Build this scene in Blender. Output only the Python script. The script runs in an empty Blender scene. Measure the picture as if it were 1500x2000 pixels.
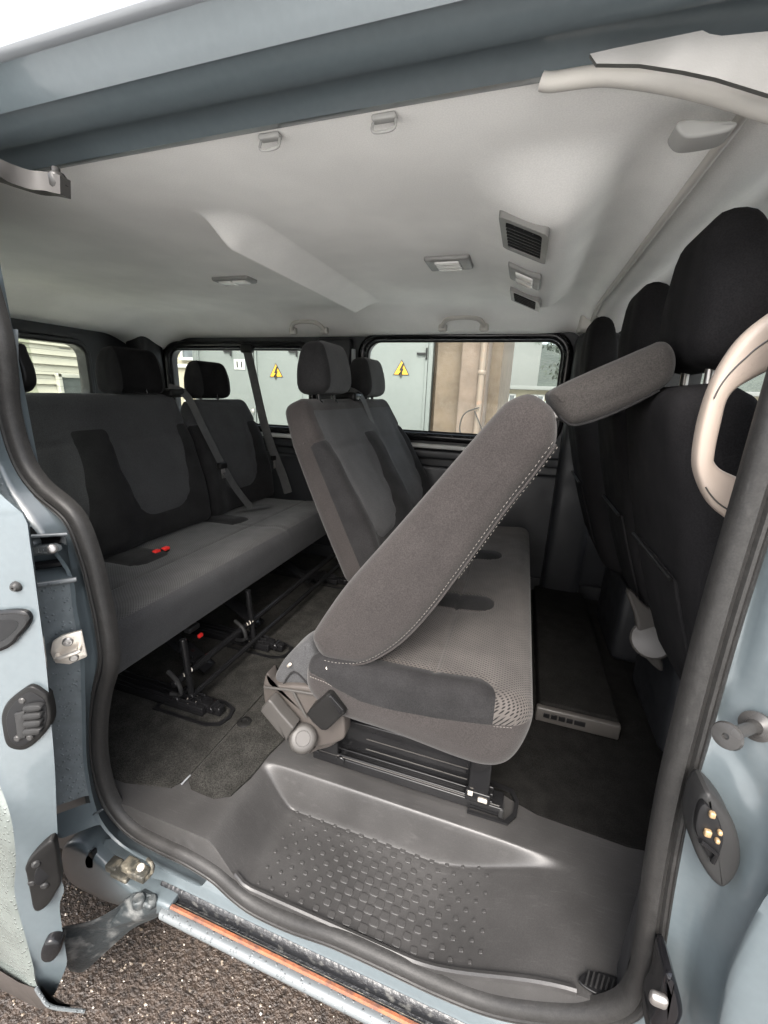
import bpy, bmesh, math, random
from mathutils import Vector, Matrix
random.seed(7)
S = bpy.context.scene
COL = S.collection

# ------------------------------------------------------------------ camera
F, CX, CY, CH = 815.0, 750.0, 1000.0, 0.98
Yc = Vector((1028-CX, 780-CY, F)).normalized()
Xc = -Vector((-1900-CX, 675-CY, F)).normalized()
Xc = (Xc - Yc*Xc.dot(Yc)).normalized()
Zc = Xc.cross(Yc)
if Zc.y > 0: Zc = -Zc
CAM = Vector((0, 0, CH))
def ray(u, v):
    d = Vector((u-CX, v-CY, F))
    return Vector((Xc.dot(d), Yc.dot(d), Zc.dot(d)))
def P(u, v, x=None, y=None, z=None):          # where the line of sight through a photo point meets a plane of the van
    d = ray(u, v)
    t = x/d.x if x is not None else (y/d.y if y is not None else (z-CH)/d.z)
    return CAM + d*t
right = Vector((Xc.x, Yc.x, Zc.x)); up = -Vector((Xc.y, Yc.y, Zc.y)); back = -Vector((Xc.z, Yc.z, Zc.z))
cd = bpy.data.cameras.new("camera"); cam = bpy.data.objects.new("camera", cd); COL.objects.link(cam)
cam.matrix_world = Matrix(((right.x, up.x, back.x, 0), (right.y, up.y, back.y, 0), (right.z, up.z, back.z, CH), (0, 0, 0, 1)))
cd.sensor_fit = 'HORIZONTAL'; cd.sensor_width = 36; cd.lens = 36*F/1500
cd.clip_start = 0.02; cd.clip_end = 2000
S.camera = cam

# ------------------------------------------------------------------ light
SUN_EL, SUN_AZ = 50, 174          # soft daylight from behind the photographer
w = bpy.data.worlds.new("World"); S.world = w; w.use_nodes = True
nt = w.node_tree; nt.nodes.clear()
sky = nt.nodes.new('ShaderNodeTexSky'); sky.sky_type = 'NISHITA'; sky.sun_disc = False
sky.sun_elevation = math.radians(SUN_EL); sky.sun_rotation = math.radians(SUN_AZ)
sky.dust_density = 6; sky.air_density = 1.0; sky.ozone_density = 1.0
bg = nt.nodes.new('ShaderNodeBackground'); bg.inputs['Strength'].default_value = 0.15
wo = nt.nodes.new('ShaderNodeOutputWorld')
hs = nt.nodes.new('ShaderNodeHueSaturation'); hs.inputs['Saturation'].default_value = .45      # an overcast, nearly colourless sky
nt.links.new(sky.outputs[0], hs.inputs['Color']); nt.links.new(hs.outputs[0], bg.inputs[0]); nt.links.new(bg.outputs[0], wo.inputs[0])
sl = bpy.data.lights.new("sun", 'SUN'); sl.energy = .5; sl.angle = math.radians(40); sl.color = (1, .97, .93)
so = bpy.data.objects.new("sun", sl); COL.objects.link(so)
el, az = math.radians(SUN_EL), math.radians(SUN_AZ)
sd = Vector((math.sin(az)*math.cos(el), math.cos(az)*math.cos(el), math.sin(el)))
so.rotation_euler = sd.to_track_quat('Z', 'Y').to_euler(); so.location = sd*20
S.view_settings.view_transform = 'Standard'; S.view_settings.look = 'None'
S.view_settings.exposure = 2.3; S.view_settings.gamma = 1
S.cycles.diffuse_bounces = 8; S.cycles.max_bounces = 16; S.cycles.transparent_max_bounces = 16

# ------------------------------------------------------------------ materials
def nd(t, typ, **kw):
    n = t.nodes.new(typ)
    for k, v in kw.items(): setattr(n, k, v)
    return n
def mat(name, col, rough=.6, metal=0, var=.12, vscale=8, bump=0, bscale=200, bdist=.002, coat=0, spec=.5, col2=None, lo=.35, hi=.65, detail=4, sheen=0, fine=0, fscale=420):
    m = bpy.data.materials.new(name); m.use_nodes = True; t = m.node_tree
    b = t.nodes['Principled BSDF']
    tc = nd(t, 'ShaderNodeTexCoord')
    nz = nd(t, 'ShaderNodeTexNoise'); nz.inputs['Scale'].default_value = vscale; nz.inputs['Detail'].default_value = detail
    t.links.new(tc.outputs['Object'], nz.inputs['Vector'])
    mr = nd(t, 'ShaderNodeMapRange'); mr.inputs[1].default_value = lo; mr.inputs[2].default_value = hi
    t.links.new(nz.outputs[0], mr.inputs[0])
    mx = nd(t, 'ShaderNodeMix', data_type='RGBA')
    a = tuple(c*(1-var) for c in col); c2 = col2 or tuple(min(1, c*(1+var)) for c in col)
    mx.inputs[6].default_value = (*a, 1); mx.inputs[7].default_value = (*c2, 1)
    t.links.new(mr.outputs[0], mx.inputs[0]); outc = mx.outputs[2]
    if fine:
        nf = nd(t, 'ShaderNodeTexNoise'); nf.inputs['Scale'].default_value = fscale; nf.inputs['Detail'].default_value = 2
        t.links.new(tc.outputs['Object'], nf.inputs['Vector'])
        mf = nd(t, 'ShaderNodeMapRange'); mf.inputs[1].default_value = .35; mf.inputs[2].default_value = .65; mf.inputs[3].default_value = 1-fine; mf.inputs[4].default_value = 1+fine
        t.links.new(nf.outputs[0], mf.inputs[0])
        vm = nd(t, 'ShaderNodeVectorMath', operation='SCALE'); t.links.new(outc, vm.inputs[0]); t.links.new(mf.outputs[0], vm.inputs['Scale']); outc = vm.outputs[0]
    t.links.new(outc, b.inputs['Base Color'])
    rn = nd(t, 'ShaderNodeTexNoise'); rn.inputs['Scale'].default_value = 13; rn.inputs['Detail'].default_value = 6
    t.links.new(tc.outputs['Object'], rn.inputs['Vector'])
    rm = nd(t, 'ShaderNodeMapRange'); rm.inputs[1].default_value = .3; rm.inputs[2].default_value = .7; rv = .04 if coat else .22; rm.inputs[3].default_value = max(.05, rough*(1-rv)); rm.inputs[4].default_value = min(1, rough*(1+rv))
    t.links.new(rn.outputs[0], rm.inputs[0]); t.links.new(rm.outputs[0], b.inputs['Roughness'])
    b.inputs['Roughness'].default_value = rough; b.inputs['Metallic'].default_value = metal
    b.inputs['Coat Weight'].default_value = coat; b.inputs['Coat Roughness'].default_value = .08
    b.inputs['Specular IOR Level'].default_value = spec
    if sheen: b.inputs['Sheen Weight'].default_value = sheen
    if bump:
        n2 = nd(t, 'ShaderNodeTexNoise'); n2.inputs['Scale'].default_value = bscale; n2.inputs['Detail'].default_value = 3
        t.links.new(tc.outputs['Object'], n2.inputs['Vector'])
        bp = nd(t, 'ShaderNodeBump'); bp.inputs['Strength'].default_value = bump; bp.inputs['Distance'].default_value = bdist
        t.links.new(n2.outputs[0], bp.inputs['Height']); t.links.new(bp.outputs[0], b.inputs['Normal'])
    return m
def scuffs(m, amt=.9, lo=.60, scale=26):
    """pale scratches: stretched noise lightens the colour along thin streaks"""
    t = m.node_tree; b = t.nodes['Principled BSDF']; src = b.inputs['Base Color'].links[0].from_socket
    tc = nd(t, 'ShaderNodeTexCoord'); fac = None
    for rot, sc in ((.5, (1, 9, 1)), (2.1, (1, 11, 1))):
        mp = nd(t, 'ShaderNodeMapping'); mp.inputs['Rotation'].default_value = (0, 0, rot); mp.inputs['Scale'].default_value = sc
        t.links.new(tc.outputs['Object'], mp.inputs[0])
        n = nd(t, 'ShaderNodeTexNoise'); n.inputs['Scale'].default_value = scale; n.inputs['Detail'].default_value = 5
        t.links.new(mp.outputs[0], n.inputs['Vector'])
        r = nd(t, 'ShaderNodeMapRange'); r.inputs[1].default_value = lo; r.inputs[2].default_value = lo+.16
        t.links.new(n.outputs[0], r.inputs[0])
        if fac is None: fac = r.outputs[0]
        else:
            mx_ = nd(t, 'ShaderNodeMath', operation='MAXIMUM'); t.links.new(fac, mx_.inputs[0]); t.links.new(r.outputs[0], mx_.inputs[1]); fac = mx_.outputs[0]
    ma = nd(t, 'ShaderNodeMath', operation='MULTIPLY_ADD'); ma.inputs[1].default_value = amt; ma.inputs[2].default_value = 1
    t.links.new(fac, ma.inputs[0])
    vm = nd(t, 'ShaderNodeVectorMath', operation='SCALE'); t.links.new(src, vm.inputs[0]); t.links.new(ma.outputs[0], vm.inputs['Scale'])
    t.links.new(vm.outputs[0], b.inputs['Base Color'])
def droplets(m, scale=110, size=.32, dist=.002):
    t = m.node_tree; b = t.nodes['Principled BSDF']
    tc = nd(t, 'ShaderNodeTexCoord'); v = nd(t, 'ShaderNodeTexVoronoi'); v.inputs['Scale'].default_value = scale
    t.links.new(tc.outputs['Object'], v.inputs['Vector'])
    r = nd(t, 'ShaderNodeMapRange', interpolation_type='SMOOTHSTEP'); r.inputs[1].default_value = size; r.inputs[2].default_value = size*.35
    t.links.new(v.outputs['Distance'], r.inputs[0])
    bp = nd(t, 'ShaderNodeBump'); bp.inputs['Strength'].default_value = .8; bp.inputs['Distance'].default_value = dist
    t.links.new(r.outputs[0], bp.inputs['Height'])
    if b.inputs['Normal'].links: t.links.new(b.inputs['Normal'].links[0].from_socket, bp.inputs['Normal'])
    t.links.new(bp.outputs[0], b.inputs['Normal'])
def weave(name, col, dark, sx, sy, axes=(0, 1), rough=.95, contrast=1.0, bump=.5, roll=0):
    """knitted cloth: rows of small dots in two object axes"""
    m = mat(name, col, rough, var=.16, vscale=14, spec=.15, sheen=.1); t = m.node_tree; b = t.nodes['Principled BSDF']
    tc = [n for n in t.nodes if n.type == 'TEX_COORD'][0]
    sp = nd(t, 'ShaderNodeSeparateXYZ'); t.links.new(tc.outputs['Object'], sp.inputs[0])
    def wave(ax, k, off=None):
        mu = nd(t, 'ShaderNodeMath', operation='MULTIPLY'); mu.inputs[1].default_value = k
        src_ = sp.outputs[ax]
        if roll and ax == 0:
            ro = nd(t, 'ShaderNodeMath', operation='MULTIPLY_ADD'); ro.inputs[1].default_value = -roll
            t.links.new(sp.outputs[2], ro.inputs[0]); t.links.new(sp.outputs[0], ro.inputs[2]); src_ = ro.outputs[0]
        t.links.new(src_, mu.inputs[0]); o = mu.outputs[0]
        if off is not None:
            ad = nd(t, 'ShaderNodeMath', operation='ADD'); t.links.new(o, ad.inputs[0]); t.links.new(off, ad.inputs[1]); o = ad.outputs[0]
        si = nd(t, 'ShaderNodeMath', operation='SINE'); t.links.new(o, si.inputs[0]); return si.outputs[0]
    a = wave(axes[0], 2*math.pi/sx); c = wave(axes[1], 2*math.pi/sy)
    pr = nd(t, 'ShaderNodeMath', operation='MULTIPLY'); t.links.new(a, pr.inputs[0]); t.links.new(c, pr.inputs[1])
    mr = nd(t, 'ShaderNodeMapRange', interpolation_type='SMOOTHSTEP'); mr.inputs[1].default_value = .05; mr.inputs[2].default_value = .6
    mr.inputs[4].default_value = contrast
    t.links.new(pr.outputs[0], mr.inputs[0])
    mx = nd(t, 'ShaderNodeMix', data_type='RGBA'); mx.inputs[7].default_value = (*dark, 1)
    src = b.inputs['Base Color'].links[0].from_socket
    t.links.new(src, mx.inputs[6]); t.links.new(mr.outputs[0], mx.inputs[0]); t.links.new(mx.outputs[2], b.inputs['Base Color'])
    bp = nd(t, 'ShaderNodeBump'); bp.invert = True; bp.inputs['Strength'].default_value = bump; bp.inputs['Distance'].default_value = .001
    t.links.new(mr.outputs[0], bp.inputs['Height']); t.links.new(bp.outputs[0], b.inputs['Normal'])
    return m
def glassmat(name, tint, refl=.06):
    m = bpy.data.materials.new(name); m.use_nodes = True; t = m.node_tree; t.nodes.clear()
    o = nd(t, 'ShaderNodeOutputMaterial'); tr = nd(t, 'ShaderNodeBsdfTransparent'); tr.inputs[0].default_value = (*tint, 1)
    gl = nd(t, 'ShaderNodeBsdfGlossy'); gl.inputs['Roughness'].default_value = .02
    fr = nd(t, 'ShaderNodeFresnel'); fr.inputs[0].default_value = 1.16
    mx = nd(t, 'ShaderNodeMixShader')
    t.links.new(fr.outputs[0], mx.inputs[0]); t.links.new(tr.outputs[0], mx.inputs[1]); t.links.new(gl.outputs[0], mx.inputs[2]); t.links.new(mx.outputs[0], o.inputs[0])
    return m

M = {}
M['paint'] = mat('blue_grey_paint', (0.07956, 0.09672, 0.1045), .3, var=.05, vscale=3, coat=.45, fine=.03, fscale=90)
M['paint_dirty'] = mat('dusty_blue_grey_paint', (0.1336, 0.1522, 0.1597), .42, var=.10, vscale=40, coat=.3, bump=.25, bscale=90, bdist=.003)
M['paint_reflect'] = mat('outer_door_reflect_paint', (0.12, 0.135, 0.126), .25, var=.12, vscale=12, coat=.7, bump=.25, bscale=160, bdist=.002)  # greenish reflection on the outer skin is mixed into this base colour
M['headlining'] = mat('grey_headlining_cloth', (.79, .775, .745), .95, var=.05, vscale=5, bump=.3, bscale=700, bdist=.001, spec=.1, fine=0.04)
M['headlining_trim'] = mat('beige_trim_plastic', (0.4493, 0.4262, 0.3917), .6, var=.04, vscale=9, bump=.1, bscale=500)
M['cream'] = mat('cream_plastic', (0.3153, 0.2595, 0.2171), .5, var=.03, vscale=6, bump=.08, bscale=600)
M['cloth_side'] = mat('brown_grey_knit_cloth', (0.02718, 0.02406, 0.02312), .95, var=.07, vscale=12, bump=.5, bscale=900, bdist=.001, spec=.1, sheen=.1, fine=0.22)
M['cloth_dark'] = mat('black_knit_cloth', (0.0144, 0.0141, 0.0144), .95, var=.18, vscale=14, bump=.45, bscale=900, bdist=.001, spec=.1, sheen=.05, fine=0.25)
M['cloth_front'] = mat('dark_grey_cloth', (0.04241, 0.04264, 0.044), .95, var=.07, vscale=12, bump=.5, bscale=900, bdist=.001, spec=.1, sheen=.1, fine=0.22)
M['mesh_cloth'] = weave('dotted_seat_cloth', (0.06315, 0.05669, 0.05238), (.012, .011, .0105), .0100, .0080, roll=.9, bump=.8)
M['mesh_back'] = weave('ribbed_back_cloth', (.085, .083, .083), (.05, .05, .05), .010, .010, axes=(1, 2), bump=.3)
M['mesh_rear'] = weave('dotted_rear_seat_cloth', (0.0684, 0.06768, 0.06696), (.014, .014, .014), .010, .008, roll=.9)
M['cloth_front_seat'] = mat('near_black_cloth', (0.01267, 0.0121, 0.01267), .95, var=.15, vscale=10, bump=.4, bscale=900, bdist=.001, spec=.08, fine=0.25)
M['cloth_headrest'] = mat('dark_brown_grey_cloth', (.034, .031, .029), .95, var=.06, vscale=12, bump=.5, bscale=900, bdist=.001, spec=.1, sheen=.1, fine=.22)
M['stitch'] = mat('pale_thread', (0.144, 0.132, 0.12), .8, var=.1)
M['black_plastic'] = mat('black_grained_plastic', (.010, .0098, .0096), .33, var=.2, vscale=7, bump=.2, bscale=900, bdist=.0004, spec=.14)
M['step_plastic'] = mat('worn_step_plastic', (0.03641, 0.03528, 0.03459), .38, var=.2, vscale=6, bump=.3, bscale=1100, bdist=.0005, detail=8, fine=0.12, spec=.4)
M['black_trim'] = mat('black_trim_panel', (0.0132, 0.0138, 0.0156), .5, var=.15, bump=.2, bscale=600, bdist=.0005)
M['gloss_black'] = mat('glossy_black_metal', (.009, .009, .0095), .16, var=.2, spec=.28)
M['hook_black'] = mat('shiny_black_plastic', (.006, .006, .007), .15, var=.1)
M['rubber'] = mat('worn_black_rubber', (0.01983, 0.01918, 0.01851), .46, var=.10, vscale=90, bump=.25, bscale=300, bdist=.001, fine=0.15, spec=.25)
M['rubber_dark'] = mat('dark_rubber', (0.0075, 0.0075, 0.008), .4, var=.2, spec=.2)
M['metal'] = mat('dull_steel', (.42, .40, .38), .35, metal=.9, var=.2, vscale=30)
M['zinc'] = mat('zinc_plated_steel', (.72, .66, .58), .35, metal=.6, var=.12, vscale=30)
M['silver_plastic'] = mat('brushed_grey_plastic', (0.042, 0.0392, 0.0364), .45, var=.08, spec=.35)
M['taupe_plastic'] = mat('taupe_plastic', (0.05625, 0.0495, 0.045), .38, var=.12, bump=.1, bscale=500, spec=.3)
M['orange'] = mat('orange_rust', (.36, .125, .055), .6, var=.3, vscale=50, col2=(.10, .045, .03), bump=.5, bscale=200)
M['grime'] = mat('grimy_track', (.018, .019, .021), .32, var=.3, vscale=45, col2=(.09, .09, .085), lo=.56, hi=.74, bump=.6, bscale=120, bdist=.004, detail=8)
M['arm_metal'] = mat('grimy_arm_metal', (.045, .053, .056), .4, metal=.3, vscale=32, col2=(.17, .175, .17), lo=.52, hi=.72, bump=.6, bscale=100, bdist=.003, detail=7)
M['hinge_metal'] = mat('dirty_hinge_metal', (.05, .048, .04), .5, metal=.3, vscale=50, col2=(.19, .17, .13), lo=.45, hi=.7, bump=.5, bscale=160, bdist=.003)
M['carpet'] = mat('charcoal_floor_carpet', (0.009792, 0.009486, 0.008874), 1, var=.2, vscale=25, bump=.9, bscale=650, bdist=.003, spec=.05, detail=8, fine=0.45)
M['carpet_worn'] = mat('worn_ribbed_carpet', (0.02634, 0.02556, 0.02324), 1, var=.22, vscale=22, bump=.9, bscale=420, bdist=.003, spec=.05, detail=8, fine=0.5)
M['red'] = mat('red_buckle_button', (.75, .03, .025), .4, var=.05)
M['belt'] = mat('charcoal_seat_belt', (0.06, 0.0588, 0.0582), .7, var=.12, vscale=40, bump=.4, bscale=500, fine=0.15)
M['beige_dark'] = mat('beige_grey_seat_plastic', (0.0429, 0.03932, 0.03575), .55, var=.08)
M['glass'] = glassmat('window_glass', (.90, .93, .91))
M['glass_dark'] = glassmat('rear_window_glass', (.88, .90, .82))
M['white_strip'] = mat('pale_grey_body_paint', (0.1011, 0.1117, 0.1159), .3, var=.04, coat=.4)
M['lens'] = mat('clear_lamp_lens', (.62, .60, .57), .2, var=.1)
M['grey_plastic'] = mat('mid_grey_plastic', (.24, .25, .26), .5, var=.08)
M['dark_grey_plastic'] = mat('dark_grey_plastic', (.022, .022, .022), .36, var=.15, spec=.15)
M['steel_dark'] = mat('dark_steel', (.030, .029, .028), .28, metal=0, var=.2, vscale=40, spec=.25)
M['trim_grey'] = mat('grey_pillar_trim', (0.0828, 0.08136, 0.07632), .6, var=.04, bump=.1, bscale=500, vscale=4)
M['lump_grey'] = mat('light_grey_trim', (.30, .295, .28), .7, var=.05)
M['gutter_highlight'] = mat('gutter_highlight_paint', (.17, .18, .19), .3, var=.04, coat=.4)  # body paint made paler to carry the highlight along the roof edge
M['vent_frame'] = mat('warm_grey_vent_plastic', (.20, .195, .185), .5, var=.06)
M['leaf'] = mat('dull_green_leaves', (0.03025, 0.0396, 0.0275), .7, var=.4, vscale=1.2)
M['bark'] = mat('grey_bark', (.10, .085, .07), .9, var=.3, vscale=5)
M['copper'] = mat('brass_contact', (0.32, 0.22, 0.12), .35, metal=.4, var=.1)
M['ground'] = mat('wet_gravel', (.026, .0175, .0125), .55, var=.4, vscale=70, col2=(.055, .039, .029), bump=.75, bscale=110, bdist=.014, detail=10, spec=.5)
M['bounce_concrete'] = mat('pale_bounce_concrete', (.50, .51, .50), .35, var=.12, vscale=.8, bump=.3, bscale=40, bdist=.004, detail=9)  # pale so that the unseen ground bounces light into the van
M['pebble'] = mat('wet_pebble', (.06, .046, .036), .15, var=.6, vscale=30, col2=(.20, .16, .12))
M['gate'] = mat('grey_green_gate_paint', (0.1102, 0.1224, 0.1163), .55, var=.06, vscale=1.5, bump=.1, bscale=20)
M['plaster'] = mat('stained_brown_plaster', (0.0935, 0.07013, 0.04909), .9, var=.18, vscale=3, bump=.5, bscale=30, bdist=.01, detail=9)
M['plaster_pink'] = mat('patched_pink_plaster', (0.115, 0.08602, 0.06662), .9, var=.14, vscale=4, bump=.5, bscale=30, bdist=.01, detail=9)
M['cream_wall'] = mat('cream_painted_wall', (0.231, 0.209, 0.154), .85, var=.05, vscale=2, bump=.2, bscale=40)
M['siding'] = mat('cream_siding', (0.4301, 0.418, 0.3787), .6, var=.03, vscale=3)
M['siding_grey'] = mat('grey_siding', (0.2821, 0.2926, 0.2299), .6, var=.03, vscale=3)
M['yellow'] = mat('yellow_sign_paint', (0.51, 0.27, 0.018), .5, var=.05)
M['black'] = mat('black_sign_print', (.02, .018, .016), .5, var=.05)
M['white'] = mat('white_paint', (0.375, 0.375, 0.36), .5, var=.04)
M['win_dark'] = mat('dark_window_glass', (.07, .08, .085), .1, var=.4, vscale=2)
M['pipe'] = mat('peeling_white_pipe', (0.184, 0.144, 0.1122), .6, var=.15, vscale=14, col2=(0.21, 0.13, 0.09), lo=.55, hi=.72)
M['hill'] = mat('far_wooded_hill', (0.0378, 0.0459, 0.0378), 1, var=.25, vscale=.05, bump=.5, bscale=.6, bdist=3, detail=9)
M['pale_roof'] = mat('pale_metal_roof', (0.108, 0.114, 0.108), .6, var=.05, vscale=.4)
M['car_silver'] = mat('silver_car_paint', (.62, .64, .64), .25, var=.04, coat=.6)
M['car_green'] = mat('pale_green_car_paint', (.42, .50, .45), .25, var=.04, coat=.6)
M['tyre'] = mat('tyre_rubber', (.02, .02, .02), .8, var=.2)

scuffs(M['step_plastic'], .32); scuffs(M['carpet_worn'], .35, .62, 18); scuffs(M['rubber'], .6, .62, 30); scuffs(M['black_plastic'], .5, .66, 40)
for k_ in ('paint_dirty', 'paint_reflect', 'white_strip'): droplets(M[k_])
# ------------------------------------------------------------------ mesh helpers: every builder returns (verts, faces)
def join(*ms):
    V, Fs = [], []
    for v, f in ms:
        o = len(V); V += list(v); Fs += [tuple(i+o for i in q) for q in f]
    return V, Fs
def xf(m, fn): return [Vector(fn(Vector(v))) for v in m[0]], m[1]
def grid(nu, nv, fn, closed_u=False):
    V = [Vector(fn(i/(nu if closed_u else nu-1), j/(nv-1))) for j in range(nv) for i in range(nu)]
    Fs = []
    for j in range(nv-1):
        for i in range(nu if closed_u else nu-1):
            k = (i+1) % nu
            Fs.append((j*nu+i, j*nu+k, (j+1)*nu+k, (j+1)*nu+i))
    return V, Fs
def loft(rails, closed=False):
    n = len(rails[0]); V = [Vector(p) for r in rails for p in r]; Fs = []
    R = len(rails)
    for j in range(R if closed else R-1):
        a, b = j*n, ((j+1) % R)*n
        for i in range(n-1): Fs.append((a+i, a+i+1, b+i+1, b+i))
    return V, Fs
def rbox(c, s, r=.01, n=3):
    """box of size s with rounded edges, n cells across each flat"""
    c = Vector(c); h = [x/2 for x in s]; r = min(r, *[x*.999 for x in h])
    k = 3 if r > 0 else 0
    def ticks(hh):
        L = [-hh + r*(1-math.cos(a*math.pi/2/k)) for a in range(k)] if k else []
        L += [-(hh-r) + 2*(hh-r)*a/n for a in range(n+1)]
        L += [hh - r*(1-math.cos((k-1-a)*math.pi/2/k)) for a in range(k)] if k else []
        return L
    T = [ticks(x) for x in h]; V = []; Fs = []
    for ax in range(3):
        a, b = [(1, 2), (2, 0), (0, 1)][ax]
        for sg in (-1, 1):
            o = len(V); na, nb = len(T[a]), len(T[b])
            for j in range(nb):
                for i in range(na):
                    p = [0, 0, 0]; p[ax] = sg*h[ax]; p[a] = T[a][i]; p[b] = T[b][j]
                    q = [max(-(h[t]-r), min(h[t]-r, p[t])) for t in range(3)]
                    d = Vector([p[t]-q[t] for t in range(3)])
                    if d.length > 1e-9: d = d.normalized()*r
                    V.append(c + Vector(q) + d)
            for j in range(nb-1):
                for i in range(na-1):
                    f = (o+j*na+i, o+j*na+i+1, o+(j+1)*na+i+1, o+(j+1)*na+i)
                    Fs.append(f if sg > 0 else f[::-1])
    return V, Fs
def frame(p0, p1):
    z = (Vector(p1)-Vector(p0)).normalized()
    x = z.cross(Vector((0, 0, 1)))
    if x.length < .05: x = z.cross(Vector((0, 1, 0)))
    x.normalize(); return x, z.cross(x), z
def lathe(p0, p1, prof, n=20):
    """prof: list of (t along p0->p1 in metres, radius); closed at both ends"""
    x, y, z = frame(p0, p1); p0 = Vector(p0)
    V = []; Fs = []
    for t, r in prof:
        for i in range(n):
            a = 2*math.pi*i/n; V.append(p0 + z*t + (x*math.cos(a)+y*math.sin(a))*r)
    m = len(prof)
    for j in range(m-1):
        for i in range(n): Fs.append((j*n+i, j*n+(i+1) % n, (j+1)*n+(i+1) % n, (j+1)*n+i))
    Fs.append(tuple(range(n))[::-1]); Fs.append(tuple((m-1)*n+i for i in range(n)))
    return V, Fs
def cyl(p0, p1, r, n=16, bev=.15):
    L = (Vector(p1)-Vector(p0)).length; b = min(r*bev, L*.3)
    return lathe(p0, p1, [(0, r-b), (b, r), (L-b, r), (L, r-b)], n)
def smooth(pts, n, closed=False):
    pts = [Vector(p) for p in pts]; N = len(pts); out = []
    segs = N if closed else N-1
    for s in range(segs):
        g = lambda i: pts[i % N] if closed else pts[max(0, min(N-1, i))]
        a, b, c, d = g(s-1), g(s), g(s+1), g(s+2)
        for k in range(12):
            t = k/12
            out.append(.5*((2*b)+(c-a)*t+(2*a-5*b+4*c-d)*t*t+(-a+3*b-3*c+d)*t**3))
    if not closed: out.append(pts[-1])
    return resample(out, n, closed)
def resample(out, n, closed=False):
    if closed: out = out+[out[0]]
    L = [0]
    for a, b in zip(out, out[1:]): L.append(L[-1]+(b-a).length)
    res = []; k = 0; cnt = n if closed else n-1
    for i in range(n):
        d = L[-1]*i/cnt
        while k < len(L)-2 and L[k+1] < d: k += 1
        sgm = L[k+1]-L[k]; t = (d-L[k])/sgm if sgm > 1e-12 else 0
        res.append(out[k].lerp(out[k+1], min(1, max(0, t))))
    return res
def tube(pts, r, n=10, closed=False, flat=None):
    """round (or flat: (width, thickness, up)) bar along a polyline"""
    pts = [Vector(p) for p in pts]; N = len(pts); V = []; Fs = []
    rr = r if callable(r) else (lambda t: r)
    prev = None
    for i, p in enumerate(pts):
        a = pts[(i-1) % N] if (closed or i > 0) else p; b = pts[(i+1) % N] if (closed or i < N-1) else p
        z = (b-a).normalized()
        if flat: x = flat[2].cross(z).normalized(); y = z.cross(x)
        else:
            x = (prev - z*prev.dot(z)) if prev else (z.cross(Vector((0, 0, 1))) if abs(z.z) < .9 else z.cross(Vector((0, 1, 0))))
            x.normalize(); y = z.cross(x); prev = x
        for k in range(n):
            an = 2*math.pi*(k+.5)/n
            if flat:
                ca, sa = math.cos(an), math.sin(an)
                q = max(abs(ca), abs(sa))
                V.append(p + x*(flat[0]/2*ca/q) + y*(flat[1]/2*sa/q))
            else: V.append(p + (x*math.cos(an)+y*math.sin(an))*rr(i/(N-1)))
    m = N if closed else N-1
    for j in range(m):
        A, B = j*n, ((j+1) % N)*n
        for k in range(n): Fs.append((A+k, A+(k+1) % n, B+(k+1) % n, B+k))
    if not closed:
        Fs.append(tuple(range(n))[::-1]); Fs.append(tuple((N-1)*n+k for k in range(n)))
    return V, Fs
def sweep(path, prof, out, side, closed=False):
    """prof points (a, b): a along out[i], b along side"""
    rails = [[path[i] + out[i]*a + side*b for i in range(len(path))] for a, b in prof]
    return loft(rails, closed=True)
def extr(pts, c0, c1, r, mp, N=64, smoothed=True, nr=5, nm=8, dome=0.0, rings=(.75, .5, .25)):
    """a closed 2D outline given thickness from c0 to c1 with edges rounded by r; mp(a, b, c) places it"""
    q = [Vector((p[0], p[1], 0)) for p in pts]
    q = smooth(q, N, True) if smoothed else resample(q, N, True)
    A = sum(q[i].x*q[(i+1) % N].y - q[(i+1) % N].x*q[i].y for i in range(N))
    sg = 1 if A > 0 else -1
    nor = []
    for i in range(N):
        t = q[(i+1) % N]-q[(i-1) % N]; nor.append(Vector((-t.y, t.x, 0)).normalized()*sg)
    cen = sum(q, Vector())/N
    lay = []
    dr = 1 if c1 > c0 else -1
    for k in range(nr+1):
        a = math.pi/2*k/nr; lay.append((c0+dr*r*(1-math.sin(a)), r*(1-math.cos(a))))
    lay = lay[:1] + lay[1:]
    lay = [(c0 + dr*r*(1-math.sin(math.pi/2*k/nr)), r*(1-math.cos(math.pi/2*k/nr))) for k in range(nr, -1, -1)]
    lay = [(c0 + dr*r*(1-math.cos(math.pi/2*k/nr)), r*(1-math.sin(math.pi/2*k/nr))) for k in range(nr+1)]
    mid = [(c0+dr*r + (c1-c0-2*dr*r)*k/nm, 0) for k in range(1, nm)] if nm > 1 else []
    end = [(c1-(c-c0), d) for c, d in lay[::-1]]
    L = lay+mid+end
    V = []; Fs = []
    for c, d in L:
        for i in range(N):
            p = q[i]+nor[i]*d; V.append(Vector(mp(p.x, p.y, c)))
    for j in range(len(L)-1):
        for i in range(N): Fs.append((j*N+i, j*N+(i+1) % N, (j+1)*N+(i+1) % N, (j+1)*N+i))
    for cc, d0, sgn, base in ((c0, lay[0][1], -dr, 0), (c1, lay[0][1], dr, (len(L)-1)*N)):
        pr = base
        for k, fz in enumerate(rings):
            o = len(V)
            for i in range(N):
                p = cen.lerp(q[i]+nor[i]*d0, fz); V.append(Vector(mp(p.x, p.y, cc+sgn*dome*(1-fz*fz))))
            for i in range(N): Fs.append((pr+i, pr+(i+1) % N, o+(i+1) % N, o+i))
            pr = o
        o = len(V); V.append(Vector(mp(cen.x, cen.y, cc+sgn*dome)))
        for i in range(N): Fs.append((pr+i, pr+(i+1) % N, o))
    return V, Fs
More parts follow.
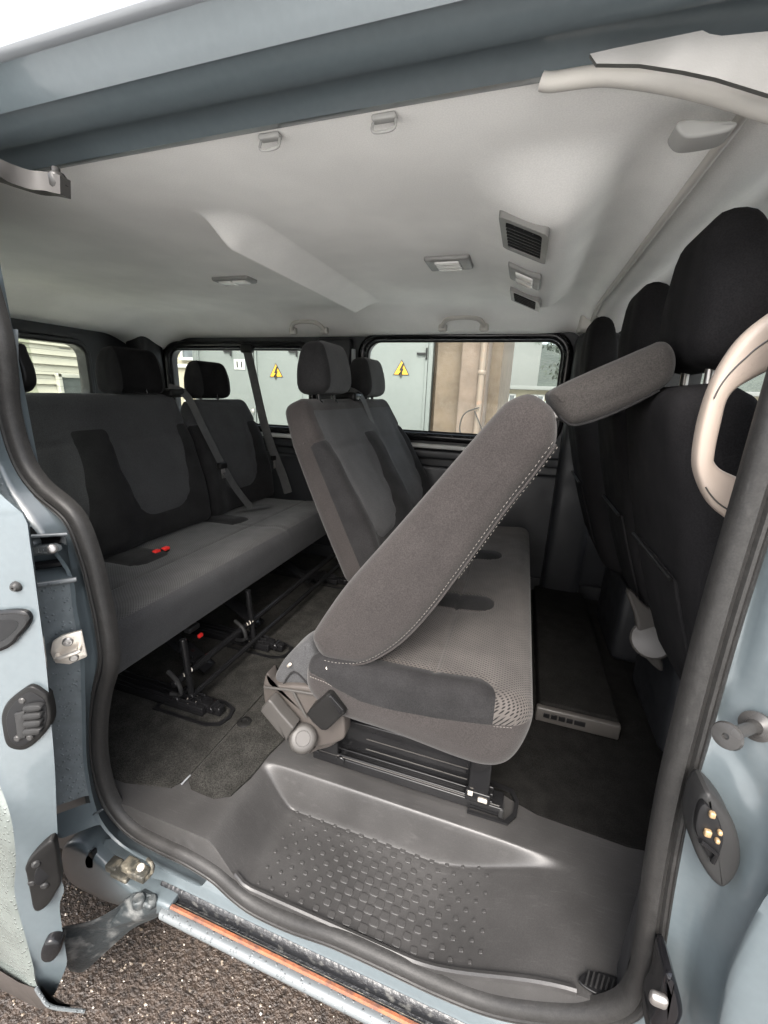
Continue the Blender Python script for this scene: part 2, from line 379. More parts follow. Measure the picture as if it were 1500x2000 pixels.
def split(m, sdf):
    """cut a mesh along sdf = 0: (faces where sdf > 0, faces where sdf < 0)"""
    V, Fs = m; D = [sdf(v) for v in V]; res = []
    for sg in (1, -1):
        NV, NF, idx, cut = [], [], {}, {}
        for f in Fs:
            poly = []
            for a, b in zip(f, f[1:]+f[:1]):
                da, db = D[a]*sg, D[b]*sg
                if da >= 0:
                    if a not in idx: idx[a] = len(NV); NV.append(V[a])
                    poly.append(idx[a])
                if (da >= 0) != (db >= 0):
                    k = (min(a, b), max(a, b))
                    if k not in cut:
                        t = D[a]/(D[a]-D[b]); cut[k] = len(NV); NV.append(V[a].lerp(V[b], t))
                    poly.append(cut[k])
            if len(poly) > 2: NF.append(tuple(poly))
        res.append((NV, NF))
    return res
def plate_with_holes(outer, holes, mp, thick, inward=1):
    """flat sheet with openings; outlines are 2D lists; mp(a, b, c)"""
    bm = bmesh.new(); es = []
    for loop in [outer]+holes:
        vs = [bm.verts.new((p[0], p[1], 0)) for p in loop]
        for a, b in zip(vs, vs[1:]+vs[:1]): es.append(bm.edges.new((a, b)))
    bmesh.ops.triangle_fill(bm, edges=es, use_beauty=True)
    bm.verts.index_update()
    v = [x.co.copy() for x in bm.verts]; f = [tuple(x.index for x in p.verts) for p in bm.faces]; bm.free()
    n = len(v)
    V = [Vector(mp(p.x, p.y, 0)) for p in v]+[Vector(mp(p.x, p.y, thick)) for p in v]
    Fs = list(f)+[tuple(i+n for i in q[::-1]) for q in f]
    o = 0
    for loop in [outer]+holes:
        k = len(loop)
        for i in range(k): a, b = o+i, o+(i+1) % k; Fs.append((a, b, b+n, a+n))
        o += k
    return V, Fs
def rrect(x0, x1, y0, y1, r, n=6):
    out = []
    for cx, cy, a0 in ((x1-r, y1-r, 0), (x0+r, y1-r, 90), (x0+r, y0+r, 180), (x1-r, y0+r, 270)):
        for k in range(n+1):
            a = math.radians(a0+90*k/n); out.append((cx+r*math.cos(a), cy+r*math.sin(a)))
    return out
XZ = lambda y0=0: (lambda a, b, c: (a, c+y0, b))
def ss(a, b, x):
    t = max(0, min(1, (x-a)/(b-a))); return t*t*(3-2*t)
def lerpk(keys, x):
    if x <= keys[0][0]: return keys[0][1]
    for (a, va), (b, vb) in zip(keys, keys[1:]):
        if x <= b: return va+(vb-va)*(x-a)/(b-a)
    return keys[-1][1]

def islands(m):
    par = list(range(len(m[0])))
    def fd(i):
        while par[i] != i: par[i] = par[par[i]]; i = par[i]
        return i
    for f in m[1]:
        for a in f[1:]: par[fd(a)] = fd(f[0])
    key = {}
    grp = {}
    for f in m[1]: grp.setdefault(fd(f[0]), []).append(f)
    out = []
    for fs in grp.values():
        ids = sorted({i for f in fs for i in f}); mp_ = {i: k for k, i in enumerate(ids)}
        out.append(([m[0][i] for i in ids], [tuple(mp_[i] for i in f) for f in fs]))
    return out
ORIG = {}
def build(name, m, material, parent=None, sharp=38, loc=None, smooth_=True, recalc=True, weld=True):
    """one mesh object; geometry is in world metres, stored relative to the thing's base"""
    o0 = Vector(ORIG.get(parent.name, (0, 0, 0))) if parent else Vector(loc or (0, 0, 0))
    me = bpy.data.meshes.new(name); me.from_pydata([tuple(Vector(v)-o0) for v in m[0]], [], m[1])
    bm = bmesh.new(); bm.from_mesh(me)
    if weld: bmesh.ops.remove_doubles(bm, verts=bm.verts, dist=2e-5)
    if recalc: bmesh.ops.recalc_face_normals(bm, faces=bm.faces)
    bm.to_mesh(me); bm.free()
    if smooth_:
        me.polygons.foreach_set('use_smooth', [True]*len(me.polygons))
        me.set_sharp_from_angle(angle=math.radians(sharp))
    me.materials.append(M[material])
    o = bpy.data.objects.new(name, me); COL.objects.link(o)
    ORIG[o.name] = tuple(o0)
    if parent: o.parent = parent
    else: o.location = o0
    return o
def each(name, ms, mt, parent, **k):
    for m in ms: o = build(name, m, mt, parent, **k)
    return o
def thing(name, label, cat, loc, group=None):
    o = bpy.data.objects.new(name, None); COL.objects.link(o); o.location = loc; ORIG[o.name] = tuple(loc)
    o.empty_display_size = .1
    o['label'] = label; o['category'] = cat
    if group: o['group'] = group
    return o
def inst(src, name, parent, loc, scale=(1, 1, 1), rz=0):
    o = src.copy(); o.name = name; COL.objects.link(o); o.parent = parent
    o.location = Vector(loc)-Vector(ORIG[parent.name]); o.scale = scale; o.rotation_euler = (0, 0, rz)
    return o

# ================================================================== THE GROUND AND WHAT LIES BEYOND THE VAN
GZ = -.55
g = build('ground', grid(60, 60, lambda a, b: ((a-.5)*240, (b-.5)*240, GZ)), 'ground'); g['kind'] = 'structure'
bounce_yd = build('yard', plate_with_holes([(-118, -118), (118, -118), (118, 118), (-118, 118)], [[(-3.4, -.7), (2.6, -.9), (2.7, 3.2), (-3.3, 3.3)]], lambda a, b, c: (a, b, GZ+.012+c), -.012), 'bounce_concrete'); bounce_yd['kind'] = 'structure'  # unseen pale slab, added to bounce daylight up onto the headlining
# loose wet stones near the sill, real little lumps
st = []
for i in range(2600):
    x = random.uniform(-1.5, .1); y = random.uniform(.05, .9)
    r = random.choice((.0012, .0018, .002, .003, .004)) * random.uniform(.7, 1.3)
    c = Vector((x, y, GZ+r*.3)); a = random.uniform(0, 6.28)
    V = [c+Vector((r*1.2*math.cos(a+k*1.2566)*random.uniform(.8, 1.2), r*math.sin(a+k*1.2566)*random.uniform(.8, 1.2), 0)) for k in range(5)]+[c+Vector((0, 0, r*.7)), c-Vector((0, 0, r*.7))]
    st.append((V, [(k, (k+1) % 5, 5) for k in range(5)]+[((k+1) % 5, k, 6) for k in range(5)]))
o = build('gravel', join(*st), 'pebble', weld=False); o['kind'] = 'stuff'

hb = build('hill', grid(60, 14, lambda a, b: (-160+a*330, 120+b*60, GZ+(b**.8)*(26+5*math.sin(a*9)+3*math.sin(a*23+1)) + (1.5*math.sin(a*80)*b))), 'hill'); hb['kind'] = 'structure'

# utility building with steel gates, seen through the far side windows
UY = 6.5
ub = thing('utility_building', 'plastered utility building with grey steel double doors, seen through the side windows', 'building', (-3, UY, GZ))
build('wall', rbox((-3.05, UY+2.2, 1.0), (5.3, 4.0, 3.1), .01, 1), 'plaster', ub)
build('pillar', rbox((-1.08, UY+.16, 1.0), (.46, .5, 3.1), .015, 1), 'plaster', ub)
build('pillar', rbox((-.74, UY-.02, 1.0), (.36, .62, 3.1), .015, 1), 'plaster_pink', ub)
def gate_leaf(x0, x1, nm='door_leaf'):
    d = build(nm, rbox(((x0+x1)/2, UY, .75), (x1-x0, .05, 2.55), .006, 1), 'gate', ub)
    f = [rbox((x0+.02, UY-.035, .75), (.04, .03, 2.5), .004, 1), rbox((x1-.02, UY-.035, .75), (.04, .03, 2.5), .004, 1)]
    each('edge_strip', f, 'gate', d)
    return d
for a, b in ((-5.66, -4.485), (-4.465, -3.56), (-3.40, -2.46), (-2.44, -1.46)): d = gate_leaf(a, b)
    
each('door_frame', (rbox((-3.48, UY+.02, .8), (.15, .16, 2.7), .01, 1), rbox((-1.42, UY+.02, .8), (.07, .14, 2.7), .01, 1), rbox((-5.71, UY+.02, .8), (.09, .14, 2.7), .01, 1)), 'gate', ub)
for hx, hz in ((-5.0, 1.60), (-3.72, 1.60), (-1.55, 1.58)):
    build('hinge_pin', join(rbox((hx, UY-.05, hz), (.16, .02, .03), .004, 1), cyl((hx+.07, UY-.06, hz-.08), (hx+.07, UY-.06, hz+.08), .014, 8)), 'dark_grey_plastic', ub)
for hx in (-4.53, -4.38):
    build('door_handle', lathe((hx, UY-.025, .62), (hx, UY-.09, .62), [(0, .045), (.015, .045), (.02, .02), (.05, .018), (.06, .03), (.065, .02)], 12), 'metal', ub)
pl = build('number_plate', rbox((-4.78, UY-.032, 1.39), (.22, .012, .17), .004, 1), 'white', ub)
each('numeral', (rbox((-4.82, UY-.041, 1.39), (.025, .006, .1), .002, 1), rbox((-4.73, UY-.041, 1.39), (.025, .006, .1), .002, 1)), 'black', pl)
pp = [(-.62, UY-.40, z) for z in (-.5, .4, 1.1, 1.28, 1.32, 2.6)]
build('drain_pipe', join(tube(pp, .042, 12), *[lathe((-.62, UY-.40, z), (-.62, UY-.40, z+.06), [(0, .046), (.01, .054), (.05, .054), (.06, .046)], 12) for z in (1.28, .1, -.3)]), 'pipe', ub)
build('loose_cable', tube(smooth([(-.60, UY-.47, .85), (-.80, UY-.49, .75), (-.83, UY-.5, .5), (-.62, UY-.5, .35), (-.50, UY-.5, .45), (-.66, UY-.49, .8)], 30), .009, 6), 'black', ub)
def bolt(x, z, s):        # lightning arrow of a high-voltage sign
    o = [(.06, .30), (-.10, -.02), (.0, .0), (-.05, -.22), (-.12, -.17), (-.02, -.36), (.06, -.18), (.0, -.20), (.12, .07), (.01, .05), (.14, .30)]
    return extr([(x+p[0]*s, z+p[1]*s) for p in o], UY-.046, UY-.04, .0, XZ(), N=44, smoothed=False, nr=1, nm=1, rings=(.5,))
for i, (x, z, s, lab) in enumerate(((-4.06, 1.29, .15, 'yellow triangular lightning warning sign on the gate left of the belt-crossed middle headrest'),
                                   (-1.865, 1.365, .15, 'yellow triangular lightning warning sign on the gate beside the brown plaster pillar'))):
    sg = thing('warning_sign', ('faded ' if i == 0 else 'bright ')+('yellow lightning warning triangle on the grey door seen through the rear side window' if i == 0 else 'yellow lightning warning triangle on the grey door next to the brown plaster wall'), 'sign', (x, UY-.03, z), 'warning signs on the grey steel doors')
    tri = lambda k: [(x+k*s*math.sin(a), z-.02+k*s*math.cos(a)) for a in (0, 2.0944, 4.18879)]
    build('border', extr(tri(1), UY-.032, UY-.028, .0, XZ(), N=60, smoothed=False, nr=1, nm=1, rings=(.5,)), 'black', sg)
    build('panel', extr(tri(.86), UY-.038, UY-.033, .0, XZ(), N=60, smoothed=False, nr=1, nm=1, rings=(.5,)), 'yellow', sg)
    build('lightning_arrow', bolt(x, z-.02, .32*s/.13*.9), 'black', sg)

# cream building at the left end of the view, low building and yard to the right
cb = thing('cream_building', 'cream building with pale window sills left of the steel doors', 'building', (-12, 14, GZ))
build('wall', rbox((-13.3, 15, 3), (7, 3, 7.4), .02, 1), 'cream_wall', cb)
for wx in (-15.2, -13.6, -12.0, -10.6):
    for wz in (-.1, 2.6):
        wdw = build('window', rbox((wx, 13.48, wz), (.85, .06, 1.1), .01, 1), 'win_dark', cb)
        build('sill', rbox((wx, 13.42, wz-.6), (1.05, .16, .1), .01, 1), 'white', wdw)
        each('frame', (rbox((wx-.45, 13.45, wz), (.08, .1, 1.2), .01, 1), rbox((wx+.45, 13.45, wz), (.08, .1, 1.2), .01, 1)), 'white', wdw)
build('ledge', rbox((-13.3, 13.44, 1.75), (7, .14, .12), .01, 1), 'white', cb)

lb = thing('low_building', 'long low cream building with white windows beyond the yard', 'building', (6, 32, GZ))
build('wall', rbox((5, 34, .55), (22, 4, 2.2), .02, 1), 'cream_wall', lb)
build('roof', rbox((5, 33.8, 1.75), (22.6, 5, .25), .02, 1), 'pale_roof', lb)
for k in range(11):
    wx = -5+k*1.9
    wdw = build('window', rbox((wx, 31.97, .75), (.8, .06, 1.0), .01, 1), 'win_dark', lb)
    build('frame', join(*[rbox((wx+dx, 31.95, .75), (.1, .1, 1.1), .01, 1) for dx in (-.42, 0, .42)], rbox((wx, 31.95, 1.27), (.9, .1, .1), .01, 1), rbox((wx, 31.95, .22), (.9, .1, .1), .01, 1)), 'white', wdw)
tb = thing('tower_block', 'pale windowless block rising behind the low building', 'building', (-2, 60, GZ))
build('wall', rbox((-1.5, 62, 8), (5.2, 5, 18), .05, 1), 'pale_roof', tb)
build('parapet', rbox((-1.5, 62, 17.2), (5.5, 5.2, .4), .02, 1), 'white', tb)
tr = thing('tree', 'dull green tree rising behind the low building at the right of the window', 'tree', (4.9, 42, GZ))
build('trunk', tube([(4.9, 42, GZ), (4.95, 42, 2.5), (4.8, 42.1, 5.5), (5.0, 42, 8.5)], lambda t: .28-.2*t, 10), 'bark', tr)
for k in range(6):
    a = k*1.05; build('limb', tube([(4.9, 42, 2.4+.7*k), (4.9+1.6*math.cos(a), 42+1.6*math.sin(a), 4.2+.7*k)], lambda t: .11-.08*t, 7), 'bark', tr)
lv = []; lf = []
for k in range(5200):
    z = random.uniform(1.2, 11.5); rz_ = 4.6*math.sin(math.pi*min(1, (z-.2)/13))**.7*(.75+.25*math.sin(z*2.3))
    a = random.uniform(0, 6.283); r_ = rz_*math.sqrt(random.random())*(1+.16*math.sin(a*5+z))
    c = Vector((4.9+r_*math.cos(a), 42+r_*math.sin(a), z)); q = random.uniform(.10, .26)
    u_ = Vector((random.gauss(0, 1), random.gauss(0, 1), random.gauss(0, 1))).normalized(); v_ = u_.orthogonal().normalized()
    o_ = len(lv); lv += [c-u_*q, c-v_*q*.55, c+u_*q, c+v_*q*.55]; lf.append((o_, o_+1, o_+2, o_+3))
build('crown', (lv, lf), 'leaf', tr, weld=False, recalc=False, smooth_=False)
def car(name, loc, body, label):
    c = thing(name, label, 'car', loc, 'cars parked in the yard'); x, y, z = loc
    side = [(x-2.1, z+.35), (x-2.15, z+.75), (x-1.6, z+.9), (x-.9, z+.95), (x-.35, z+1.42), (x+1.0, z+1.42), (x+1.7, z+1.0), (x+2.1, z+.92), (x+2.15, z+.4), (x+1.8, z+.28), (x-1.8, z+.28)]
    build('body', extr(side, y-.85, y+.85, .12, XZ(), N=60), body, c)
    gl = [(x-.75, z+.97), (x-.3, z+1.35), (x+.95, z+1.35), (x+1.5, z+1.0)]
    build('window', extr(gl, y-.87, y+.87, .01, XZ(), N=32, smoothed=False, nr=1, nm=1), 'win_dark', c)
    for wx in (-1.35, 1.35):
        for wy in (-.86, .66):
            wh = build('wheel', lathe((x+wx, y+wy, z+.31), (x+wx, y+wy+.2, z+.31), [(0, .25), (.02, .31), (.18, .31), (.2, .25)], 18), 'tyre', c)
            build('rim', lathe((x+wx, y+wy-.005, z+.31), (x+wx, y+wy+.205, z+.31), [(0, .17), (.21, .17)], 12), 'metal', wh)
car('parked_car', (.6, 19.5, GZ), 'car_green', 'pale green car parked nearest beside the drain pipe')
car('parked_car', (2.6, 25.5, GZ), 'car_silver', 'silver car parked farther off in front of the low building')

# siding-clad building behind the van
sb = thing('siding_building', 'cream building with horizontal siding seen through the rear window', 'building', (-6.4, 5, GZ))
SX = -6.0
build('wall', rbox((SX-1.6, 3.4, 1.2), (3, 4.4, 3.6), .02, 1), 'siding', sb)
zz = GZ
k = 0
while zz < 2.6:
    for y0, y1, mt in ((1.2, 3.98, 'siding_grey'), (3.98, 5.6, 'siding')):
        build('siding_board', ([Vector(p) for p in ((SX-.098, y0, zz+.006), (SX-.098, y1, zz+.006), (SX-.06, y1, zz+.006), (SX-.06, y0, zz+.006), (SX-.09, y0, zz+.118), (SX-.09, y1, zz+.118))], [(0, 1, 2, 3), (3, 2, 5, 4), (0, 3, 4), (1, 5, 2)]), mt, sb, weld=False)
    zz += .125; k += 1
wf = build('window', rbox((SX-.055, 4.47, .70), (.03, .42, .72), .01, 1), 'win_dark', sb)
build('frame', join(rbox((SX-.04, 4.25, .70), (.07, .05, .8), .006, 1), rbox((SX-.04, 4.70, .70), (.07, .07, .8), .006, 1), rbox((SX-.04, 4.47, 1.075), (.07, .5, .05), .006, 1), rbox((SX-.04, 4.6, .70), (.05, .04, .76), .006, 1)), 'white', wf)

# ================================================================== THE VAN
van = thing('passenger_van', 'blue-grey passenger van with its side door slid open', 'van', (-.6, 1.375, GZ))

# ---- floor
fl = build('floor', join(rbox((-.45, 1.53, -.06), (4.2, 1.32, .08), .01, 2)), 'black_trim', van)
build('floor', rbox((-1.6, .73, -.06), (1.5, .25, .08), .01, 2), 'black_trim', van)
def sheet(outline, z, mt, name, thick=.008, dens=1):
    return build(name, plate_with_holes(outline, [], lambda a, b, c: (a, b, z+c), -thick), mt, van, sharp=30)
cS = [(-.716, .66), (-.69, .642), (-.62, .640), (-.585, .66), (-.57, .72), (-.565, .80), (-.55, .875), (-.50, .90), (-.50, 2.18), (-.716, 2.18)]
sheet(cS, .006, 'carpet_worn', 'carpet')
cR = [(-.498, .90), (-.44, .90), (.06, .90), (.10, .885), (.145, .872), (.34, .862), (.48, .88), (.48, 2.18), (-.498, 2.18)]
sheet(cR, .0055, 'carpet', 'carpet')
cL = [(-.86, .60), (-.74, .628), (-.722, .66), (-.722, 2.18), (-2.25, 2.18), (-2.25, .60)]
sheet(cL, .004, 'carpet_worn', 'carpet')
build('carpet_stud', lathe((-.70, .873, .003), (-.70, .873, .012), [(0, .022), (.004, .022), (.007, .018), (.0075, .010), (.005, .009)], 18), 'black_plastic', van)
build('seam_strip', tube([(-.7195, .642, .006), (-.7195, .655, .006), (-.7195, .672, .004)], .0022, 6), 'grey_plastic', van)

# ---- moulded step
def stepz(x, y):
    d = .11*ss(-.575, -.465, x)*(1-ss(-.10, .23, x))
    wall = 1-ss(.757, .782, y)
    z = -d*wall
    if x < -.55: z -= .0
    z += .0025*math.exp(-((y-.745)/.012)**2)*d/.11
    return z
xs = [-.90+.0125*i for i in range(103)]
ys = [.556, .56, .566, .575, .59, .61, .63, .65, .67, .69, .71, .725, .737, .745, .752, .757, .760, .763, .766, .769, .772, .775, .778, .781, .785, .79, .80, .82, .85, .89, .92]
V = [Vector((x, y, stepz(x, y))) for y in ys for x in xs]
n = len(xs)
Fs = [(j*n+i, j*n+i+1, (j+1)*n+i+1, (j+1)*n+i) for j in range(len(ys)-1) for i in range(n-1)]
# front skirt of the moulding down behind the door seal
sk = loft([[Vector((x, .556, stepz(x, .556))) for x in xs], [Vector((x, .553, stepz(x, .556)-.015)) for x in xs], [Vector((x, .553, stepz(x, .556)-.09)) for x in xs]])
step = build('step_moulding', join((V, Fs), sk), 'step_plastic', van, sharp=60)
lip = [Vector((x, .5575, stepz(x, .556)+.004)) for x in [-.50+.02*i for i in range(36)]]
build('step_lip', sweep(lip, [(-.004, -.004), (.006, -.004), (.0085, .0), (.006, .006), (.0, .008), (-.004, .006)], [Vector((0, 0, 1))]*len(lip), Vector((0, 1, 0))), 'step_plastic', step)
stud_m = extr(rrect(-1, 1, -1, 1, .55), -.2, 1, .35, lambda a, b, c: (a, b, c), N=24, smoothed=False, nr=3, nm=1, rings=(.5,))
studs = []
first = None
for r in range(11):
    for c in range(14):
        x = -.455+.0368*c + (.0184 if r % 2 else 0); y = .578+.0178*r
        if x > .045: continue
        gx = math.exp(-((x+.19)/.155)**2); gy = math.exp(-((y-.62)/.11)**2)
        s = .0028+.0072*gx*(.40+.60*gy)
        z = stepz(x, y)
        if first is None:
            first = build('tread_stud', stud_m, 'step_plastic', None); ORIG[first.name] = ORIG[step.name]; first.parent = step
            o = first
            o.location = Vector((x, y, z))-Vector(ORIG[step.name]); o.scale = (s*1.08, s*.90, .0026)
        else: o = inst(first, 'tread_stud', step, (x, y, z), (s*1.08, s*.90, .0026))
        o.rotation_euler = (0, math.atan((stepz(x-.005, y)-stepz(x+.005, y))/.01), 0)
# drain grille at the front corner of the step
dg = build('drain_recess', extr([(.205, .572), (.225, .592), (.262, .600), (.285, .596), (.262, .574), (.235, .564)], -.002, .003, .001, lambda a, b, c: (a, b, c+.004), N=40, nr=1, nm=1), 'rubber_dark', step)
build('drain_mesh', join(*[tube([(.215+.008*k, .568+.001*k, .010), (.224+.008*k, .592, .010)], .0018, 6) for k in range(6)]), 'dark_grey_plastic', step)

# ---- door seal: one rubber profile round the opening
SEAL = [(-6, 560), (2, 640), (15, 720), (22, 800), (47, 890), (82, 945), (148, 1005), (182, 1087), (200, 1160), (213, 1225), (219, 1295), (203, 1362), (196, 1430), (201, 1500), (222, 1565), (262, 1612), (315, 1642), (370, 1668), (425, 1702), (465, 1738), (500, 1763), (565, 1793), (650, 1822), (750, 1866), (850, 1912), (950, 1950), (1050, 1968), (1150, 1972), (1212, 1955), (1240, 1915), (1255, 1850), (1275, 1700), (1302, 1550), (1338, 1400), (1382, 1230), (1425, 1080), (1464, 950), (1502, 820)]
sp = [P(u, v, y=.55) for u, v in SEAL]
ztop = 1.335
sp = [Vector((-.99, .60, ztop)), Vector((-.96, .575, 1.22))] + sp[1:] + [Vector((.25, .56, 1.10)), Vector((.262, .58, 1.25)), Vector((.265, .60, ztop))]
sp = smooth(sp, 260)
cen = Vector((-.33, .55, .55))
outs = []
for i in range(len(sp)):
    t = sp[min(i+1, len(sp)-1)]-sp[max(i-1, 0)]
    o_ = Vector((-t.z, 0, t.x)).normalized()      # in-plane normal
    outs.append(o_)
# make normals point away from the opening
if (outs[130]).dot(sp[130]-cen) < 0: outs = [-q for q in outs]
prof = [(a*.86+.013, b) for a, b in [(-.026, .012), (-.027, .002), (-.024, -.008), (-.016, -.014), (-.006, -.015), (-.002, -.011), (.001, -.0095), (.004, -.014), (.008, -.0145), (.0095, -.0125), (.011, -.0142), (.015, -.012), (.019, -.007), (.022, .002), (.022, .014), (.010, .018), (-.012, .020)]]
seal = build('door_seal', sweep(sp, prof, outs, Vector((0, 1, 0))), 'rubber', van, sharp=50)
gv = [p+q*.0125+Vector((0, -.0108, 0)) for p, q in zip(sp, outs)]
build('seal_groove', tube(gv[40:150], .0018, 5), 'rubber_dark', seal)

def sealpt(i, k=0, dy=0): return sp[i]+outs[i]*k+Vector((0, dy, 0))

# ---- rear pillar of the door opening (C pillar) : rails from the seal outwards
def at(keys): return [P(u, v, y=y) for u, v, y in keys]
cr0 = at([(0, 640, .552), (8, 800, .552), (40, 905, .552), (120, 1005, .552), (150, 1087, .552), (172, 1160, .552), (185, 1225, .552), (196, 1300, .552), (182, 1362, .552), (178, 1430, .552), (182, 1500, .552), (206, 1580, .552), (250, 1632, .552), (330, 1672, .552), (410, 1712, .552)])
cr1 = at([(-40, 640, .515), (-30, 800, .515), (15, 940, .515), (65, 1020, .51), (137, 1115, .51), (149, 1184, .51), (159, 1239, .51), (165, 1294, .51), (166, 1335, .51), (168, 1417, .515), (171, 1500, .515), (192, 1590, .515), (235, 1645, .515), (310, 1690, .515), (395, 1730, .515)])
n_ = 70
cr0 = smooth(cr0, n_); cr1 = smooth(cr1, n_)
edge = [a.lerp(b, .82)+Vector((0, -.000, 0)) for a, b in zip(cr0, cr1)]
cr2 = [Vector((p.x-.006, p.y-.004, p.z)) for p in cr1]
inn = [Vector((p.x+.01, .575, p.z)) for p in cr0]
cp = build('rear_pillar', loft([inn, cr0, edge, cr1, cr2]), 'paint', van, sharp=60)
# outer face of the pillar, split by the roller-track recess
def face_strip(z1, z0, n=24):
    L = [p for p in cr2 if z0 <= p.z <= z1]
    L = smooth(L, n)
    return loft([L, [p+Vector((-.008, -.004, 0)) for p in L], [p+Vector((-.05, -.050, 0)) for p in L], [p+Vector((-.058, -.053, .0)) for p in L], [p+Vector((-.42, -.03, 0)) for p in L]])
zn1, zn0 = P(90, 1040, y=.507).z, P(95, 1118, y=.507).z
build('outer_face', join(face_strip(1.3, zn1), face_strip(zn0, .05)), 'paint_dirty', cp, sharp=50)
low = face_strip(.05, -.035, 20)
build('lower_face', low, 'paint', cp, sharp=50)
fO = Vector((P(134, 1085, y=.508).x, .508, 0)); fd_ = Vector((-.669, -.743, 0)); fn_ = Vector((.743, -.669, 0))
def fpt(a, z, dep=0): return Vector((fO.x, fO.y, z))+fd_*a-fn_*dep
nb, A1 = .05, .085
build('track_recess', join(
    loft([[fpt(0, zn1), fpt(A1, zn1+.006)], [fpt(.006, zn1-.010, nb), fpt(A1, zn1-.004, nb)]]),
    loft([[fpt(.006, zn1-.010, nb), fpt(A1, zn1-.004, nb)], [fpt(.006, zn0+.012, nb), fpt(A1, zn0+.014, nb)]]),
    loft([[fpt(.006, zn0+.012, nb), fpt(A1, zn0+.014, nb)], [fpt(0, zn0), fpt(A1, zn0)]]),
    loft([[fpt(0, zn1), fpt(.006, zn1-.010, nb)], [fpt(0, zn0), fpt(.006, zn0+.012, nb)]])), 'paint', cp, sharp=30)
each('track_rail', (tube([fpt(.012, zn0+.022, .03), fpt(A1, zn0+.022, .03)], .008, 8), tube([fpt(.012, zn1-.018, .035), fpt(A1, zn1-.014, .035)], .008, 8)), 'gloss_black', cp)
each('track_lip', (tube([fpt(-.006, zn0-.004, -.002), fpt(A1, zn0-.004, -.002)], .0055, 10), tube([fpt(-.004, zn1+.003, -.001), fpt(A1, zn1+.008, -.001)], .0035, 10)), 'white_strip', cp)
# striker plate
s0 = P(136, 1265, y=.487)
def strk(a, b, c): return s0-fd_*a*1.15-fn_*c+Vector((0, 0, b))
stp = build('striker_plate', extr([(-.022, -.024), (-.026, .0), (-.020, .022), (-.006, .031), (.021, .033), (.022, -.026), (-.004, -.034)], .002, -.004, .0015, strk, N=48, smoothed=False, nr=2, nm=1), 'zinc', cp)
build('striker_loop', tube(smooth([strk(-.016, -.008, 0), strk(-.016, -.008, -.018), strk(.010, -.002, -.020), strk(.014, -.001, -.018), strk(.014, -.001, 0)], 24), .0045, 8), 'zinc', stp)
build('screw', lathe(strk(.0, .016, -.003), strk(.0, .016, -.009), [(0, .009), (.004, .009), (.006, .007), (.0061, .004), (.003, .0035)], 16), 'metal', stp)
build('screw', lathe(strk(.004, -.021, -.003), strk(.004, -.021, -.008), [(0, .008), (.003, .008), (.005, .006)], 16), 'metal', stp)

# ---- sill below the seal, with the lower door track
sx = [-.74+.03*i for i in range(38)]
def srail(y, z, x0=-.74): return [Vector((max(x, x0+.0001*i), y, z)) for i, x in enumerate(sx)]
sill = build('sill', loft([srail(.575, -.11), srail(.552, -.13), srail(.543, -.142), srail(.54, -.163), srail(.536, -.17)]), 'paint', van, sharp=60)
build('sill_outer', loft([srail(.505, -.186, -.665), srail(.499, -.184, -.665), srail(.491, -.1865, -.665), srail(.485, -.192, -.662), srail(.486, -.200, -.66), srail(.50, -.215, -.66), srail(.55, -.26, -.66), srail(.58, -.30, -.66)]), 'white_strip', sill, sharp=60)
build('door_track', loft([srail(.536, -.168, -.70), srail(.530, -.172, -.70), srail(.528, -.195, -.68), srail(.512, -.198, -.66), srail(.511, -.186, -.66)]), 'grime', sill, sharp=60)
build('rust_strip', loft([srail(.5155, -.1895, -.655), srail(.5125, -.1805, -.655), srail(.507, -.1795, -.655), srail(.504, -.1845, -.655)]), 'orange', sill, sharp=60)
build('track_edge', tube([Vector((x, .5185, -.187)) for x in sx if x > -.66], .0008, 6), 'hinge_metal', sill)
# corner where the sill meets the rear pillar, body below
build('lower_corner', loft([at([(250, 1632, .552), (290, 1655, .552), (320, 1670, .552), (340, 1682, .552)]), at([(205, 1640, .53), (245, 1672, .533), (285, 1697, .537), (315, 1715, .54)]), at([(190, 1690, .52), (215, 1705, .522), (240, 1718, .525), (265, 1730, .528)])]), 'paint', sill, sharp=60)
build('sill_end', extr([(P(u, v, y=.50).x, P(u, v, y=.50).z) for u, v in [(118, 1660), (150, 1650), (200, 1690), (250, 1735), (330, 1775), (300, 1790), (240, 1775), (190, 1757), (130, 1720)]], .50, .56, .01, XZ(), N=56, nr=3, nm=2), 'paint', sill, sharp=50)
cs = P(195, 1600, y=.512)
build('panel_joint', tube([P(156, 1607, y=.508), P(200, 1581, y=.512)], .002, 6), 'white_strip', cp)
build('plug', extr([(P(u, v, y=.505).x, P(u, v, y=.505).z) for u, v in [(170, 1672), (183, 1660), (186, 1690), (172, 1690)]], .50, .512, .002, XZ(), N=24, nr=2, nm=1), 'rubber_dark', cp)
# roller hinge resting in the track
hg = []
for (u, v, du, dv, y, mt) in [(225, 1690, 22, 12, .498, 0), (255, 1690, 22, 18, .498, 0), (272, 1703, 26, 16, .494, 0), (240, 1706, 30, 10, .49, 0)]:
    a, b = P(u-du, v-dv, y=y), P(u+du, v+dv, y=y); c = (a+b)/2
    hg.append(rbox(c, (.034 if du < 26 else .05, .028, .020 if dv > 11 else .012), .005, 1))
pr = P(292, 1690, y=.49); pr2 = P(288, 1715, y=.49)
hg.append(tube(smooth([P(288, 1678, y=.495), P(298, 1690, y=.49), P(296, 1705, y=.49), P(280, 1722, y=.49)], 14), .004, 8))
hinge = build('track_bracket', join(*hg), 'hinge_metal', van)
build('bolt_head', lathe(P(275, 1694, y=.482), P(275, 1694, y=.472), [(0, .008), (.006, .008), (.008, .006)], 10), 'zinc', hinge)

